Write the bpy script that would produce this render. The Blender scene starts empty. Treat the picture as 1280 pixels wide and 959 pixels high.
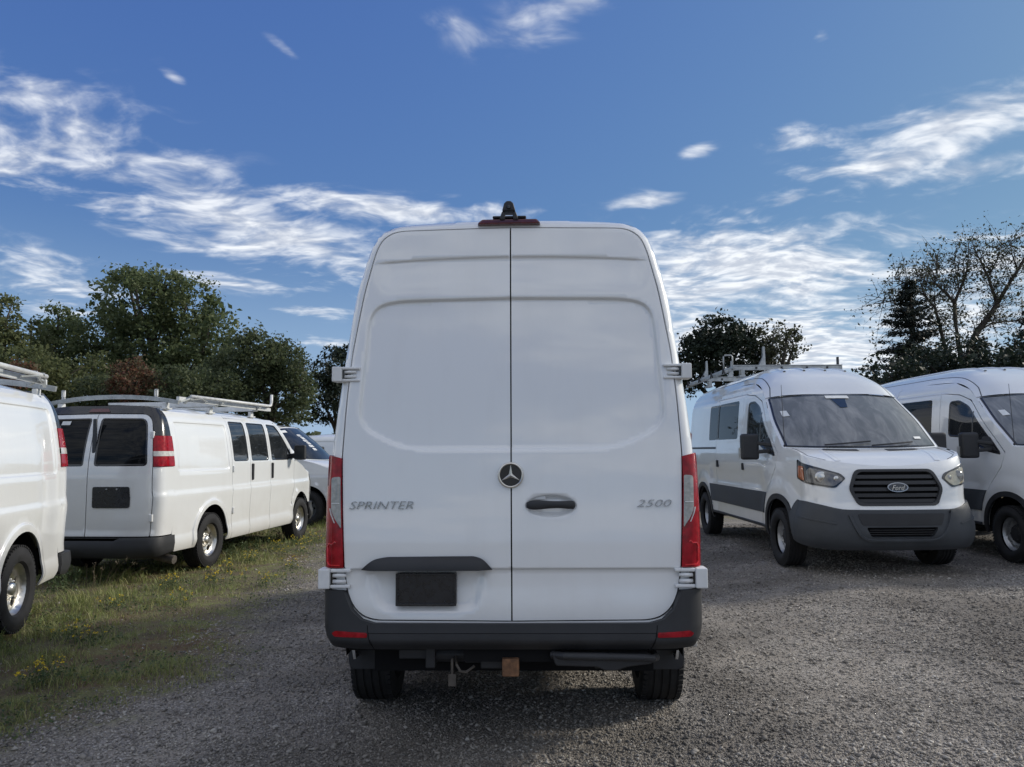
import bpy, math, random
import numpy as np
from mathutils import Vector, Matrix
from mathutils.geometry import delaunay_2d_cdt

random.seed(7)
rng = np.random.default_rng(11)
scene = bpy.context.scene
COL = scene.collection
R = math.radians

# ------------------------------------------------------------------ camera
CAM_H = 1.62
cam_data = bpy.data.cameras.new("camera")
cam_data.sensor_fit = 'HORIZONTAL'
cam_data.sensor_width = 36.0
cam_data.lens = 36.0 * 961.0 / 1280.0
cam_data.clip_start = 0.05
cam_data.clip_end = 3000.0
cam = bpy.data.objects.new("camera", cam_data)
COL.objects.link(cam)
PITCH = math.atan((563 - 479.5) / 961.0)
cam.matrix_world = (Matrix.Translation((0, 0, CAM_H)) @ Matrix.Rotation(R(90) + PITCH, 4, 'X')
                    @ Matrix.Rotation(R(-0.4), 4, 'Z'))
scene.camera = cam

# ------------------------------------------------------------------ light
SUN_AZ = 70.0      # degrees to the right of straight ahead
SUN_EL = 28.0
sun_data = bpy.data.lights.new("sun", 'SUN')
sun_data.energy = 1.65
sun_data.angle = R(8.0)
sun_data.color = (1.0, 0.93, 0.82)
sun = bpy.data.objects.new("sun", sun_data)
COL.objects.link(sun)
sd = Vector((math.sin(R(SUN_AZ)) * math.cos(R(SUN_EL)), math.cos(R(SUN_AZ)) * math.cos(R(SUN_EL)), math.sin(R(SUN_EL))))
sun.rotation_euler = sd.to_track_quat('Z', 'Y').to_euler()
scene.view_settings.view_transform = 'Standard'
scene.view_settings.look = 'None'
scene.view_settings.exposure = 1.05
scene.view_settings.gamma = 1.0
scene.cycles.max_bounces = 6
scene.cycles.diffuse_bounces = 3
scene.cycles.glossy_bounces = 3
scene.cycles.transparent_max_bounces = 8

world = bpy.data.worlds.new("World")
scene.world = world
world.use_nodes = True
SKY_STRENGTH = 0.10


class NT:
    """tiny node-tree helper"""
    def __init__(s, tree):
        s.t = tree
        s.n = tree.nodes
        s.l = tree.links

    def new(s, kind, **kw):
        n = s.n.new(kind)
        for k, v in kw.items():
            setattr(n, k, v)
        return n

    def put(s, sock, v):
        if isinstance(v, bpy.types.NodeSocket):
            s.l.new(v, sock)
        elif v is not None:
            sock.default_value = v

    def math(s, op, a, b=None, c=None, clamp=False):
        n = s.new('ShaderNodeMath', operation=op)
        n.use_clamp = clamp
        s.put(n.inputs[0], a)
        s.put(n.inputs[1], b)
        s.put(n.inputs[2], c)
        return n.outputs[0]

    def vmath(s, op, a, b=None, out=0):
        n = s.new('ShaderNodeVectorMath', operation=op)
        s.put(n.inputs[0], a)
        s.put(n.inputs[1], b)
        return n.outputs[out]

    def comb(s, x, y, z):
        n = s.new('ShaderNodeCombineXYZ')
        s.put(n.inputs[0], x); s.put(n.inputs[1], y); s.put(n.inputs[2], z)
        return n.outputs[0]

    def sep(s, v):
        n = s.new('ShaderNodeSeparateXYZ')
        s.put(n.inputs[0], v)
        return n.outputs

    def noise(s, v, scale, detail=4.0, rough=0.55, dist=0.0, out=0):
        n = s.new('ShaderNodeTexNoise')
        if v is not None:
            s.put(n.inputs['Vector'], v)
        n.inputs['Scale'].default_value = scale
        n.inputs['Detail'].default_value = detail
        n.inputs['Roughness'].default_value = rough
        n.inputs['Distortion'].default_value = dist
        return n.outputs[out]

    def ramp(s, fac, stops, interp='LINEAR'):
        n = s.new('ShaderNodeValToRGB')
        cr = n.color_ramp
        cr.interpolation = interp
        while len(cr.elements) < len(stops):
            cr.elements.new(0.5)
        for e, (p, c) in zip(cr.elements, stops):
            e.position = p
            e.color = tuple(c) + (1.0,) if len(c) == 3 else c
        s.put(n.inputs[0], fac)
        return n.outputs[0]

    def mix(s, f, a, b, blend='MIX'):
        n = s.new('ShaderNodeMix', data_type='RGBA', blend_type=blend)
        s.put(n.inputs[0], f)
        for sock, v in ((n.inputs[6], a), (n.inputs[7], b)):
            if isinstance(v, tuple) and len(v) == 3:
                v = v + (1.0,)
            s.put(sock, v)
        return n.outputs[2]

    def smooth(s, v, a, b):
        n = s.new('ShaderNodeMapRange', interpolation_type='SMOOTHSTEP')
        s.put(n.inputs[0], v)
        n.inputs[1].default_value = a
        n.inputs[2].default_value = b
        return n.outputs[0]


def px_dir(u, v):
    """photograph pixel -> (azimuth, elevation) in the place"""
    a, b = u - 640.0, 479.5 - v
    c, s_ = math.cos(R(-0.4)), math.sin(R(-0.4))
    a, b = a * c - b * s_, a * s_ + b * c
    dx, dz = a / 961.0, b / 961.0
    Y = math.cos(PITCH) - dz * math.sin(PITCH)
    Z = math.sin(PITCH) + dz * math.cos(PITCH)
    return math.atan2(dx, Y), math.atan2(Z, math.hypot(dx, Y))


def build_world():
    t = NT(world.node_tree)
    t.n.clear()
    out = t.new('ShaderNodeOutputWorld')
    bg = t.new('ShaderNodeBackground')
    t.l.new(bg.outputs[0], out.inputs[0])
    bg.inputs['Strength'].default_value = SKY_STRENGTH
    sky = t.new('ShaderNodeTexSky', sky_type='NISHITA')
    sky.sun_disc = False
    sky.sun_elevation = R(SUN_EL)
    sky.sun_rotation = R(SUN_AZ)
    sky.air_density = 1.0
    sky.dust_density = 1.0
    sky.ozone_density = 3.0
    sky.altitude = 100.0
    tc = t.new('ShaderNodeTexCoord')
    d = t.vmath('NORMALIZE', tc.outputs['Generated'])
    x, y, z = t.sep(d)
    az = t.math('ARCTAN2', x, y)
    el = t.math('ARCSINE', z)
    # soft shoulder per channel, as the photograph's camera renders the clear sky
    den = t.vmath('ADD', t.vmath('MULTIPLY', sky.outputs[0], SKY_K), (1.0, 1.0, 1.0))
    tinted = t.vmath('DIVIDE', t.vmath('MULTIPLY', sky.outputs[0], SKY_A), den)
    col = t.mix(t.math('MULTIPLY', t.smooth(z, 0.30, -0.02), 0.7), tinted, (2.15, 2.9, 3.9))
    # --- cloud field: streaky noise on a flat layer overhead, gathered into banks
    zz = t.math('MAXIMUM', t.math('ADD', z, 0.10), 0.03)
    px = t.math('DIVIDE', x, zz)
    py = t.math('DIVIDE', y, zz)
    lay = t.comb(px, py, 0.0)
    warp = t.noise(lay, 1.3, 3.0, 0.5, 0.0, 1)
    lay2 = t.vmath('ADD', lay, t.vmath('SCALE', t.vmath('SUBTRACT', warp, (0.5, 0.5, 0.5)), None))
    sc = lay2.node.inputs[1].links[0].from_node
    sc.inputs[3].default_value = 0.55
    n_big = t.noise(t.vmath('MULTIPLY', lay2, (1.0, 1.35, 1.0)), 3.2, 6.0, 0.60)
    n_fine = t.noise(t.vmath('MULTIPLY', lay2, (1.0, 1.3, 1.0)), 10.0, 3.5, 0.52)
    nz = t.math('ADD', t.math('MULTIPLY', n_big, 0.70), t.math('MULTIPLY', n_fine, 0.30))
    blobs = [  # px, py, half width, half height, tilt (deg, + = falls to the right), weight
        (70, 178, 160, 58, 8, 0.72), (300, 278, 225, 44, 13, 0.92), (470, 262, 200, 17, 2, 0.95),
        (240, 212, 60, 14, 5, 0.6), (60, 352, 120, 34, 10, 0.55), (200, 245, 120, 25, 6, .7),
        (395, 389, 55, 8, 5, 0.75), (405, 428, 34, 7, 8, 0.7), (300, 356, 80, 10, 6, 0.6),
        (930, 338, 190, 50, 4, 1.2), (850, 296, 60, 14, 4, 0.75), (960, 430, 190, 40, 7, 1.35), (1010, 452, 230, 20, 0, 1.3), (1100, 350, 60, 22, -5, .6),
        (1165, 182, 130, 34, -9, 1.05), (1255, 150, 70, 16, -8, 0.8), (1235, 205, 70, 20, 0, .85),
        (818, 249, 52, 10, -3, 0.75), (1025, 172, 55, 14, 5, 0.85), (1000, 242, 38, 9, -18, 0.7),
        (875, 187, 22, 9, -12, 0.62), (572, 45, 40, 20, 15, 0.50), (690, 14, 75, 30, -15, 0.56),
        (217, 97, 18, 8, 30, 0.6), (350, 56, 24, 7, 30, 0.45), (1028, 44, 13, 10, 10, 0.55),
        (1180, 400, 150, 32, 0, .95), (1260, 330, 90, 40, 0, .8), (60, 330, 60, 9, 8, .6),
    ]
    m = None
    for (bx, by, hw, hh, tilt, wt) in blobs:
        a0, e0 = px_dir(bx, by)
        ca, sa = math.cos(R(tilt)), math.sin(R(tilt))
        da = t.math('SUBTRACT', az, a0)
        de = t.math('SUBTRACT', el, e0)
        sx, sy = 961.0 / hw, 961.0 / hh
        u = t.math('ADD', t.math('MULTIPLY', da, ca * sx), t.math('MULTIPLY', de, -sa * sx))
        v = t.math('ADD', t.math('MULTIPLY', da, sa * sy), t.math('MULTIPLY', de, ca * sy))
        q = t.math('ADD', t.math('MULTIPLY', u, u), t.math('MULTIPLY', v, v))
        g = t.math('MULTIPLY', t.math('POWER', 2.718, t.math('MULTIPLY', q, -0.9)), wt)
        m = g if m is None else t.math('MAXIMUM', m, g)
    # unseen cloud banks round the rest of the sky, thickened to brighten ambient light
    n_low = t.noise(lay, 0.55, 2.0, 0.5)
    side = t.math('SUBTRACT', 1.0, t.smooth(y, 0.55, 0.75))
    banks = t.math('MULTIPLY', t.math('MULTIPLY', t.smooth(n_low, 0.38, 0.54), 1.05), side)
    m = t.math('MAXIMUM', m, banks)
    m = t.math('MULTIPLY', m, t.smooth(z, -0.02, 0.03))
    dens = t.math('ADD', t.math('MULTIPLY', m, 0.60), t.math('MULTIPLY', t.math('SUBTRACT', nz, 0.5), 2.1))
    dens = t.math('POWER', t.smooth(t.math('MULTIPLY', dens, 1.0), 0.10, 0.76), 1.05)
    dens = t.math('MULTIPLY', dens, t.smooth(m, 0.02, 0.35))
    dens = t.math('MULTIPLY', dens, 0.85)
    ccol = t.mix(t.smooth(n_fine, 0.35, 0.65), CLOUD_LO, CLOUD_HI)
    # clouds laid over the clear sky by density
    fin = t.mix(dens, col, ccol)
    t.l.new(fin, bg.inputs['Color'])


SKY_A = (0.48, 0.66, 2.20)
SKY_K = (0.25, 0.20, 0.70)
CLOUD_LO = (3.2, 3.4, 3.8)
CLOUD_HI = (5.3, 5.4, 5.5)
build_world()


# ------------------------------------------------------------------ materials
def material(name):
    m = bpy.data.materials.new(name)
    m.use_nodes = True
    t = NT(m.node_tree)
    return m, t, t.n['Principled BSDF']


def simple(name, col, rough=0.5, metal=0.0, coat=0.0, coat_rough=0.05, spec=0.5, var=0.12, vscale=6.0, bump=0.0, bscale=60.0):
    m, t, b = material(name)
    pos = t.new('ShaderNodeNewGeometry').outputs['Position']
    n = t.noise(pos, vscale, 5.0, 0.6)
    f = t.smooth(n, 0.3, 0.72)
    lo = tuple(c * (1 - var) for c in col)
    hi = tuple(min(1.0, c * (1 + var * 0.6)) for c in col)
    t.put(b.inputs['Base Color'], t.mix(f, lo, hi))
    b.inputs['Metallic'].default_value = metal
    t.put(b.inputs['Roughness'], t.math('ADD', t.math('MULTIPLY', f, 0.10), rough - 0.05))
    b.inputs['Coat Weight'].default_value = coat
    b.inputs['Coat Roughness'].default_value = coat_rough
    b.inputs['Specular IOR Level'].default_value = spec
    if bump:
        bn = t.new('ShaderNodeBump')
        bn.inputs['Strength'].default_value = bump
        bn.inputs['Distance'].default_value = 0.004
        t.put(bn.inputs['Height'], t.noise(pos, bscale, 3.0, 0.6))
        t.l.new(bn.outputs[0], b.inputs['Normal'])
    return m


def paint(name, col, dirt=(0.42, 0.38, 0.33), low=0.75):
    """white van paint: clear-coated, a little road dust low on the body"""
    m, t, b = material(name)
    geo = t.new('ShaderNodeNewGeometry')
    pos = geo.outputs['Position']
    z = t.sep(pos)[2]
    n = t.noise(pos, 2.2, 6.0, 0.62)
    n2 = t.noise(t.vmath('MULTIPLY', pos, (7.0, 7.0, 1.1)), 1.0, 5.0, 0.6)
    spray = t.math('MULTIPLY', t.smooth(t.math('ADD', z, t.math('MULTIPLY', n, -0.7)), 0.75, -0.15), 0.40)
    film = t.math('MULTIPLY', t.smooth(n2, 0.45, 0.8), 0.07)
    f = t.math('ADD', spray, film, clamp=True)
    t.put(b.inputs['Base Color'], t.mix(f, col, dirt))
    t.put(b.inputs['Roughness'], t.math('ADD', t.math('MULTIPLY', f, 0.35), 0.30))
    b.inputs['Coat Weight'].default_value = 1.0
    b.inputs['Coat IOR'].default_value = 1.7
    t.put(b.inputs['Coat Roughness'], t.math('ADD', t.math('MULTIPLY', f, 0.5), 0.04))
    bn = t.new('ShaderNodeBump')
    bn.inputs['Strength'].default_value = 0.05
    bn.inputs['Distance'].default_value = 0.01
    t.put(bn.inputs['Height'], t.noise(pos, 1.7, 2.0, 0.5))
    t.l.new(bn.outputs[0], b.inputs['Coat Normal'])
    return m


def glassy(name, col, rough=0.03, dust=0.05, dustcol=(0.35, 0.36, 0.36), streak=(1, 1, 1), spec=0.45):
    m, t, b = material(name)
    pos = t.new('ShaderNodeNewGeometry').outputs['Position']
    n = t.noise(t.vmath('MULTIPLY', pos, streak), 3.0, 6.0, 0.6, 1.2)
    f = t.math('MULTIPLY', t.smooth(n, 0.35, 0.75), dust)
    t.put(b.inputs['Base Color'], t.mix(f, col, dustcol))
    t.put(b.inputs['Roughness'], t.math('ADD', t.math('MULTIPLY', f, 0.25), rough))
    b.inputs['Specular IOR Level'].default_value = spec
    return m


def leafy(name, stops, transl=0.25):
    m, t, b = material(name)
    geo = t.new('ShaderNodeNewGeometry')
    r = geo.outputs['Random Per Island']
    n = t.noise(geo.outputs['Position'], 0.55, 3.0, 0.6)
    f = t.math('ADD', t.math('MULTIPLY', r, 0.55), t.math('MULTIPLY', n, 0.45))
    c = t.ramp(f, stops)
    t.put(b.inputs['Base Color'], c)
    b.inputs['Roughness'].default_value = 0.55
    b.inputs['Specular IOR Level'].default_value = 0.3
    tr = t.new('ShaderNodeBsdfTranslucent')
    t.l.new(c, tr.inputs[0])
    mx = t.new('ShaderNodeMixShader')
    mx.inputs[0].default_value = transl
    t.l.new(b.outputs[0], mx.inputs[1])
    t.l.new(tr.outputs[0], mx.inputs[2])
    t.l.new(mx.outputs[0], t.n['Material Output'].inputs[0])
    return m


M_WHITE = paint("white_paint", (0.78, 0.79, 0.79))
M_WHITE_B = paint("white_paint_older", (0.74, 0.755, 0.755))
M_WHITE_P = simple("white_plastic", (0.72, 0.73, 0.73), 0.4, var=0.08)
M_BLACKGAP = simple("dark_cavity", (0.012, 0.012, 0.013), 0.9, spec=0.1)
M_BLACK = simple("black_plastic", (0.022, 0.023, 0.026), 0.55, bump=0.15, bscale=220, var=0.25, vscale=4)
M_GREYP = simple("grey_plastic", (0.047, 0.053, 0.061), 0.6, bump=0.15, bscale=220, var=0.2, vscale=3)
M_TRIMB = simple("gloss_black", (0.012, 0.012, 0.013), 0.25, coat=0.6)
M_DCHROME = simple("dark_chrome", (0.36, 0.37, 0.38), 0.24, metal=1.0, var=0.1, vscale=18)
M_LETTER = simple("letter_chrome", (0.40, 0.41, 0.42), 0.22, metal=1.0, var=0.1, vscale=18)
M_TYRE = simple("tyre_rubber", (0.022, 0.022, 0.023), 0.8, var=0.35, vscale=9, bump=0.3, bscale=120, spec=0.3)
M_CHROME = simple("chrome", (0.70, 0.68, 0.63), 0.34, metal=1.0, var=0.12, vscale=18)
M_STEEL = simple("silver_steel", (0.42, 0.43, 0.44), 0.38, metal=0.7, var=0.2, vscale=14)
M_ALU = simple("rack_white_metal", (0.62, 0.63, 0.62), 0.38, var=0.15, vscale=10)
M_RACKG = simple("rack_galvanised", (0.40, 0.42, 0.42), 0.42, metal=0.35, var=0.25, vscale=9)
M_RED = simple("red_lens", (0.30, 0.004, 0.012), 0.16, coat=0.12, spec=.3, var=0.35, vscale=25)
M_REDD = simple("dark_red_lens", (0.10, 0.008, 0.012), 0.2, coat=0.8, var=0.3, vscale=25)
M_REDB = simple("bright_red_lens", (0.65, 0.02, 0.03), 0.1, coat=1.0, var=0.2, vscale=25)
M_LENS = simple("grey_clear_lens", (0.30, 0.30, 0.28), 0.12, coat=1.0, var=0.3, vscale=30)
M_LENSW = simple("white_lens", (0.55, 0.53, 0.50), 0.15, coat=.6, var=0.2, vscale=30)
M_AMBER = simple("amber_lens", (0.38, 0.10, 0.03), 0.15, coat=1.0, var=0.2, vscale=30)
M_HLAMP = simple("headlamp_lens", (0.16, 0.155, 0.145), 0.10, coat=1.0, var=0.35, vscale=14)
M_HYEL = simple("yellowed_headlamp_lens", (0.40, 0.37, 0.27), 0.16, coat=1.0, var=0.3, vscale=14)
M_RUST = simple("rusty_steel", (0.20, 0.10, 0.05), 0.8, var=0.45, vscale=30, bump=0.3)
M_RUSTD = simple("dull_exhaust", (0.13, 0.115, 0.10), 0.6, metal=.5, var=0.4, vscale=14)
M_STICK = simple("white_sticker", (0.72, 0.73, 0.72), 0.5, var=0.08)
M_TINT = glassy("tinted_glass", (0.006, 0.007, 0.008), 0.02, 0.025, spec=0.16)
M_SGLASS = glassy("side_glass", (0.014, 0.016, 0.018), 0.02, 0.06)
M_CGLASS = glassy("clear_side_glass", (0.016, 0.019, 0.022), 0.02, 0.06, spec=1.0)
M_WSHIELD = glassy("dusty_windshield", (0.15, 0.155, 0.15), 0.08, 0.7, (0.34, 0.34, 0.33), (1.6, 0.5, 0.8), 0.6)
M_UNDER = simple("underbody_black", (0.010, 0.010, 0.011), 0.85, spec=0.15)
M_PLATE = simple("blank_plate_holder", (0.014, 0.015, 0.018), 0.30, coat=.3, var=0.3, vscale=35)
M_GREYT = simple("star_disc_black", (0.012, 0.014, 0.018), 0.2, coat=0.8)


# ------------------------------------------------------------------ object helpers
def link(o, parent=None):
    COL.objects.link(o)
    if parent is not None:
        o.parent = parent
    return o


def thing(name, label, cat, loc=(0, 0, 0), rotz=0.0, group=None):
    o = link(bpy.data.objects.new(name, None))
    o.empty_display_size = 0.2
    o.location = loc
    o.rotation_euler = (0, 0, rotz)
    tag(o, label, cat, group)
    return o


def tag(o, label=None, cat=None, group=None, kind=None):
    if label: o['label'] = label
    if cat: o['category'] = cat
    if group: o['group'] = group
    if kind: o['kind'] = kind
    return o


def mesh_obj(name, V, F, mat, parent=None, normals=None, smooth=False, bevel=0.0, segs=2):
    me = bpy.data.meshes.new(name)
    V = np.asarray(V, float)
    me.from_pydata(V.tolist(), [], F if isinstance(F, list) else F.tolist())
    me.materials.append(mat)
    if smooth or normals is not None:
        me.polygons.foreach_set('use_smooth', [True] * len(me.polygons))
    me.update()
    if normals is not None:
        me.normals_split_custom_set_from_vertices([tuple(n) for n in normals])
    o = bpy.data.objects.new(name, me)
    link(o, parent)
    if bevel:
        b = o.modifiers.new('bevel', 'BEVEL')
        b.width = bevel
        b.segments = segs
        b.limit_method = 'ANGLE'
        b.angle_limit = R(35)
        b.harden_normals = False
    return o


class MB:
    """collects solids into ONE mesh"""
    def __init__(s):
        s.V, s.F = [], []

    def add(s, V, F):
        k = len(s.V)
        s.V += [tuple(map(float, v)) for v in V]
        s.F += [tuple(int(i) + k for i in f) for f in F]

    def box(s, c, d, rot=None):
        hx, hy, hz = d[0] / 2, d[1] / 2, d[2] / 2
        P = [Vector((sx * hx, sy * hy, sz * hz)) for sx in (-1, 1) for sy in (-1, 1) for sz in (-1, 1)]
        if rot is not None:
            P = [rot @ p for p in P]
        P = [p + Vector(c) for p in P]
        s.add(P, [(0, 1, 3, 2), (4, 6, 7, 5), (0, 4, 5, 1), (2, 3, 7, 6), (0, 2, 6, 4), (1, 5, 7, 3)])

    def bar(s, a, b, w, h, up=(0, 0, 1)):
        a, b = Vector(a), Vector(b)
        d = (b - a)
        L = d.length
        d.normalize()
        up = Vector(up)
        side = d.cross(up)
        if side.length < 1e-4:
            side = d.cross(Vector((1, 0, 0)))
        side.normalize()
        up2 = side.cross(d)
        rot = Matrix((d, side, up2)).transposed()
        s.box((a + b) / 2, (L, w, h), rot)

    def tube(s, pts, r, n=8, cap=True):
        pts = [Vector(p) for p in pts]
        if not hasattr(r, '__len__'):
            r = [r] * len(pts)
        V, F = [], []
        ref = Vector((0.13, 0.27, 1.0))
        for i, p in enumerate(pts):
            t = (pts[min(i + 1, len(pts) - 1)] - pts[max(i - 1, 0)])
            t.normalize()
            a = t.cross(ref)
            if a.length < 1e-3:
                a = t.cross(Vector((1, 0, 0)))
            a.normalize()
            b = t.cross(a)
            for k in range(n):
                w = 2 * math.pi * k / n
                V.append(p + (a * math.cos(w) + b * math.sin(w)) * r[i])
        for i in range(len(pts) - 1):
            for k in range(n):
                k2 = (k + 1) % n
                F.append((i * n + k, i * n + k2, (i + 1) * n + k2, (i + 1) * n + k))
        if cap:
            F.append(tuple(range(n - 1, -1, -1)))
            F.append(tuple((len(pts) - 1) * n + k for k in range(n)))
        s.add(V, F)

    def prism(s, poly, y0, y1, axis=1):
        """polygon extruded along an axis (0,1,2)"""
        n = len(poly)
        V = []
        for y in (y0, y1):
            for (a, b) in poly:
                p = [a, b]
                p.insert(axis, y)
                V.append(p)
        F = [tuple(range(n)), tuple(range(2 * n - 1, n - 1, -1))]
        F += [(i, i + n, (i + 1) % n + n, (i + 1) % n) for i in range(n)]
        s.add(V, F)

    def lathe(s, prof, n=40, axis='y', c=(0, 0, 0), closed=False):
        """profile of (radius, along) turned round the axis"""
        V, F = [], []
        m = len(prof)
        for k in range(n):
            w = 2 * math.pi * k / n
            for (r, a) in prof:
                if axis == 'y':
                    V.append((c[0] + r * math.cos(w), c[1] + a, c[2] + r * math.sin(w)))
                elif axis == 'x':
                    V.append((c[0] + a, c[1] + r * math.cos(w), c[2] + r * math.sin(w)))
                else:
                    V.append((c[0] + r * math.cos(w), c[1] + r * math.sin(w), c[2] + a))
        mm = m if closed else m - 1
        for k in range(n):
            k2 = (k + 1) % n
            for i in range(mm):
                i2 = (i + 1) % m
                F.append((k * m + i, k * m + i2, k2 * m + i2, k2 * m + i))
        s.add(V, F)

    def build(s, name, mat, parent=None, smooth=False, bevel=0.0, segs=2, auto=None):
        o = mesh_obj(name, s.V, s.F, mat, parent, None, smooth or auto is not None, bevel, segs)
        if auto is not None:
            me = o.data
            me.update()
            pn = [p.normal.copy() for p in me.polygons]
            edges = {}
            for p in me.polygons:
                for ek in p.edge_keys:
                    edges.setdefault(ek, []).append(p.index)
            ca = math.cos(R(auto))
            sharp = [False] * len(me.edges)
            for e in me.edges:
                f = edges.get(tuple(sorted(e.vertices)), [])
                if len(f) == 2 and pn[f[0]].dot(pn[f[1]]) < ca:
                    sharp[e.index] = True
            at = me.attributes.new('sharp_edge', 'BOOLEAN', 'EDGE')
            at.data.foreach_set('value', sharp)
        return o


def copy_tree(o, parent=None):
    c = o.copy()
    COL.objects.link(c)
    if parent is not None:
        c.parent = parent
    for ch in list(o.children):
        copy_tree(ch, c)
    return c


# ------------------------------------------------------------------ 2-D helpers
def rp(pts, r, n=5):
    """polygon with rounded corners; r scalar or one radius per corner"""
    pts = [np.array(p, float) for p in pts]
    m = len(pts)
    rr = r if hasattr(r, '__len__') else [r] * m
    out = []
    for i in range(m):
        p, a, b = pts[i], pts[i - 1], pts[(i + 1) % m]
        if rr[i] <= 0:
            out.append(p); continue
        da, db = a - p, b - p
        la, lb = np.linalg.norm(da), np.linalg.norm(db)
        k = min(rr[i], la * .49, lb * .49)
        A, B = p + da / la * k, p + db / lb * k
        for j in range(n + 1):
            t = j / n
            out.append(A * (1 - t) ** 2 + p * 2 * t * (1 - t) + B * t * t)
    return np.array(out)


def ell(cx, cy, rx, ry, n=28):
    w = np.linspace(0, 2 * np.pi, n, endpoint=False)
    return np.stack([cx + rx * np.cos(w), cy + ry * np.sin(w)], 1)


def resample(loop, step):
    out = []
    for i in range(len(loop)):
        a, b = loop[i], loop[(i + 1) % len(loop)]
        k = max(1, int(math.ceil(np.linalg.norm(b - a) / step - 1e-6)))
        for j in range(k):
            out.append(a + (b - a) * j / k)
    return np.array(out)


def inside(P, loop):
    x, y = P[:, 0], P[:, 1]
    r = np.zeros(len(P), bool)
    n = len(loop)
    for i in range(n):
        x1, y1 = loop[i]; x2, y2 = loop[(i + 1) % n]
        if y1 == y2: continue
        c = ((y1 > y) != (y2 > y)) & (x < (x2 - x1) * (y - y1) / (y2 - y1) + x1)
        r ^= c
    return r


def seg_dist(P, loop, closed=True):
    d = np.full(len(P), 1e9)
    n = len(loop)
    for i in range(n if closed else n - 1):
        a, b = loop[i], loop[(i + 1) % n]
        ab = b - a
        L = (ab * ab).sum()
        if L < 1e-14: continue
        t = np.clip(((P - a) @ ab) / L, 0, 1)
        q = P - (a + t[:, None] * ab)
        d = np.minimum(d, np.hypot(q[:, 0], q[:, 1]))
    return d


def sdist(u, v, loop):
    """signed distance, positive inside"""
    P = np.stack([np.ravel(u), np.ravel(v)], 1)
    d = seg_dist(P, loop)
    return np.where(inside(P, loop), d, -d).reshape(np.shape(u))


def sstep(x, a, b):
    t = np.clip((x - a) / (b - a), 0, 1)
    return t * t * (3 - 2 * t)


def pchip(xs, ys):
    xs, ys = np.array(xs, float), np.array(ys, float)
    h = np.diff(xs); dl = np.diff(ys) / h
    m = np.zeros(len(xs))
    m[0], m[-1] = dl[0], dl[-1]
    for i in range(1, len(xs) - 1):
        if dl[i - 1] * dl[i] > 0:
            w1, w2 = 2 * h[i] + h[i - 1], h[i] + 2 * h[i - 1]
            m[i] = (w1 + w2) / (w1 / dl[i - 1] + w2 / dl[i])

    def f(x):
        x = np.asarray(x, float)
        i = np.clip(np.searchsorted(xs, x) - 1, 0, len(xs) - 2)
        t = (x - xs[i]) / h[i]
        lo, hi = t < 0, t > 1
        tc = np.clip(t, 0, 1)
        r = (ys[i] * (1 + 2 * tc) * (1 - tc) ** 2 + h[i] * m[i] * tc * (1 - tc) ** 2
             + ys[i + 1] * tc ** 2 * (3 - 2 * tc) + h[i] * m[i + 1] * tc ** 2 * (tc - 1))
        r = np.where(lo, ys[i] + m[i] * (x - xs[i]), r)
        return np.where(hi, ys[i + 1] + m[i + 1] * (x - xs[i + 1]), r)
    return f


def lin(xs, ys):
    return lambda x: np.interp(x, xs, ys)


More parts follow.
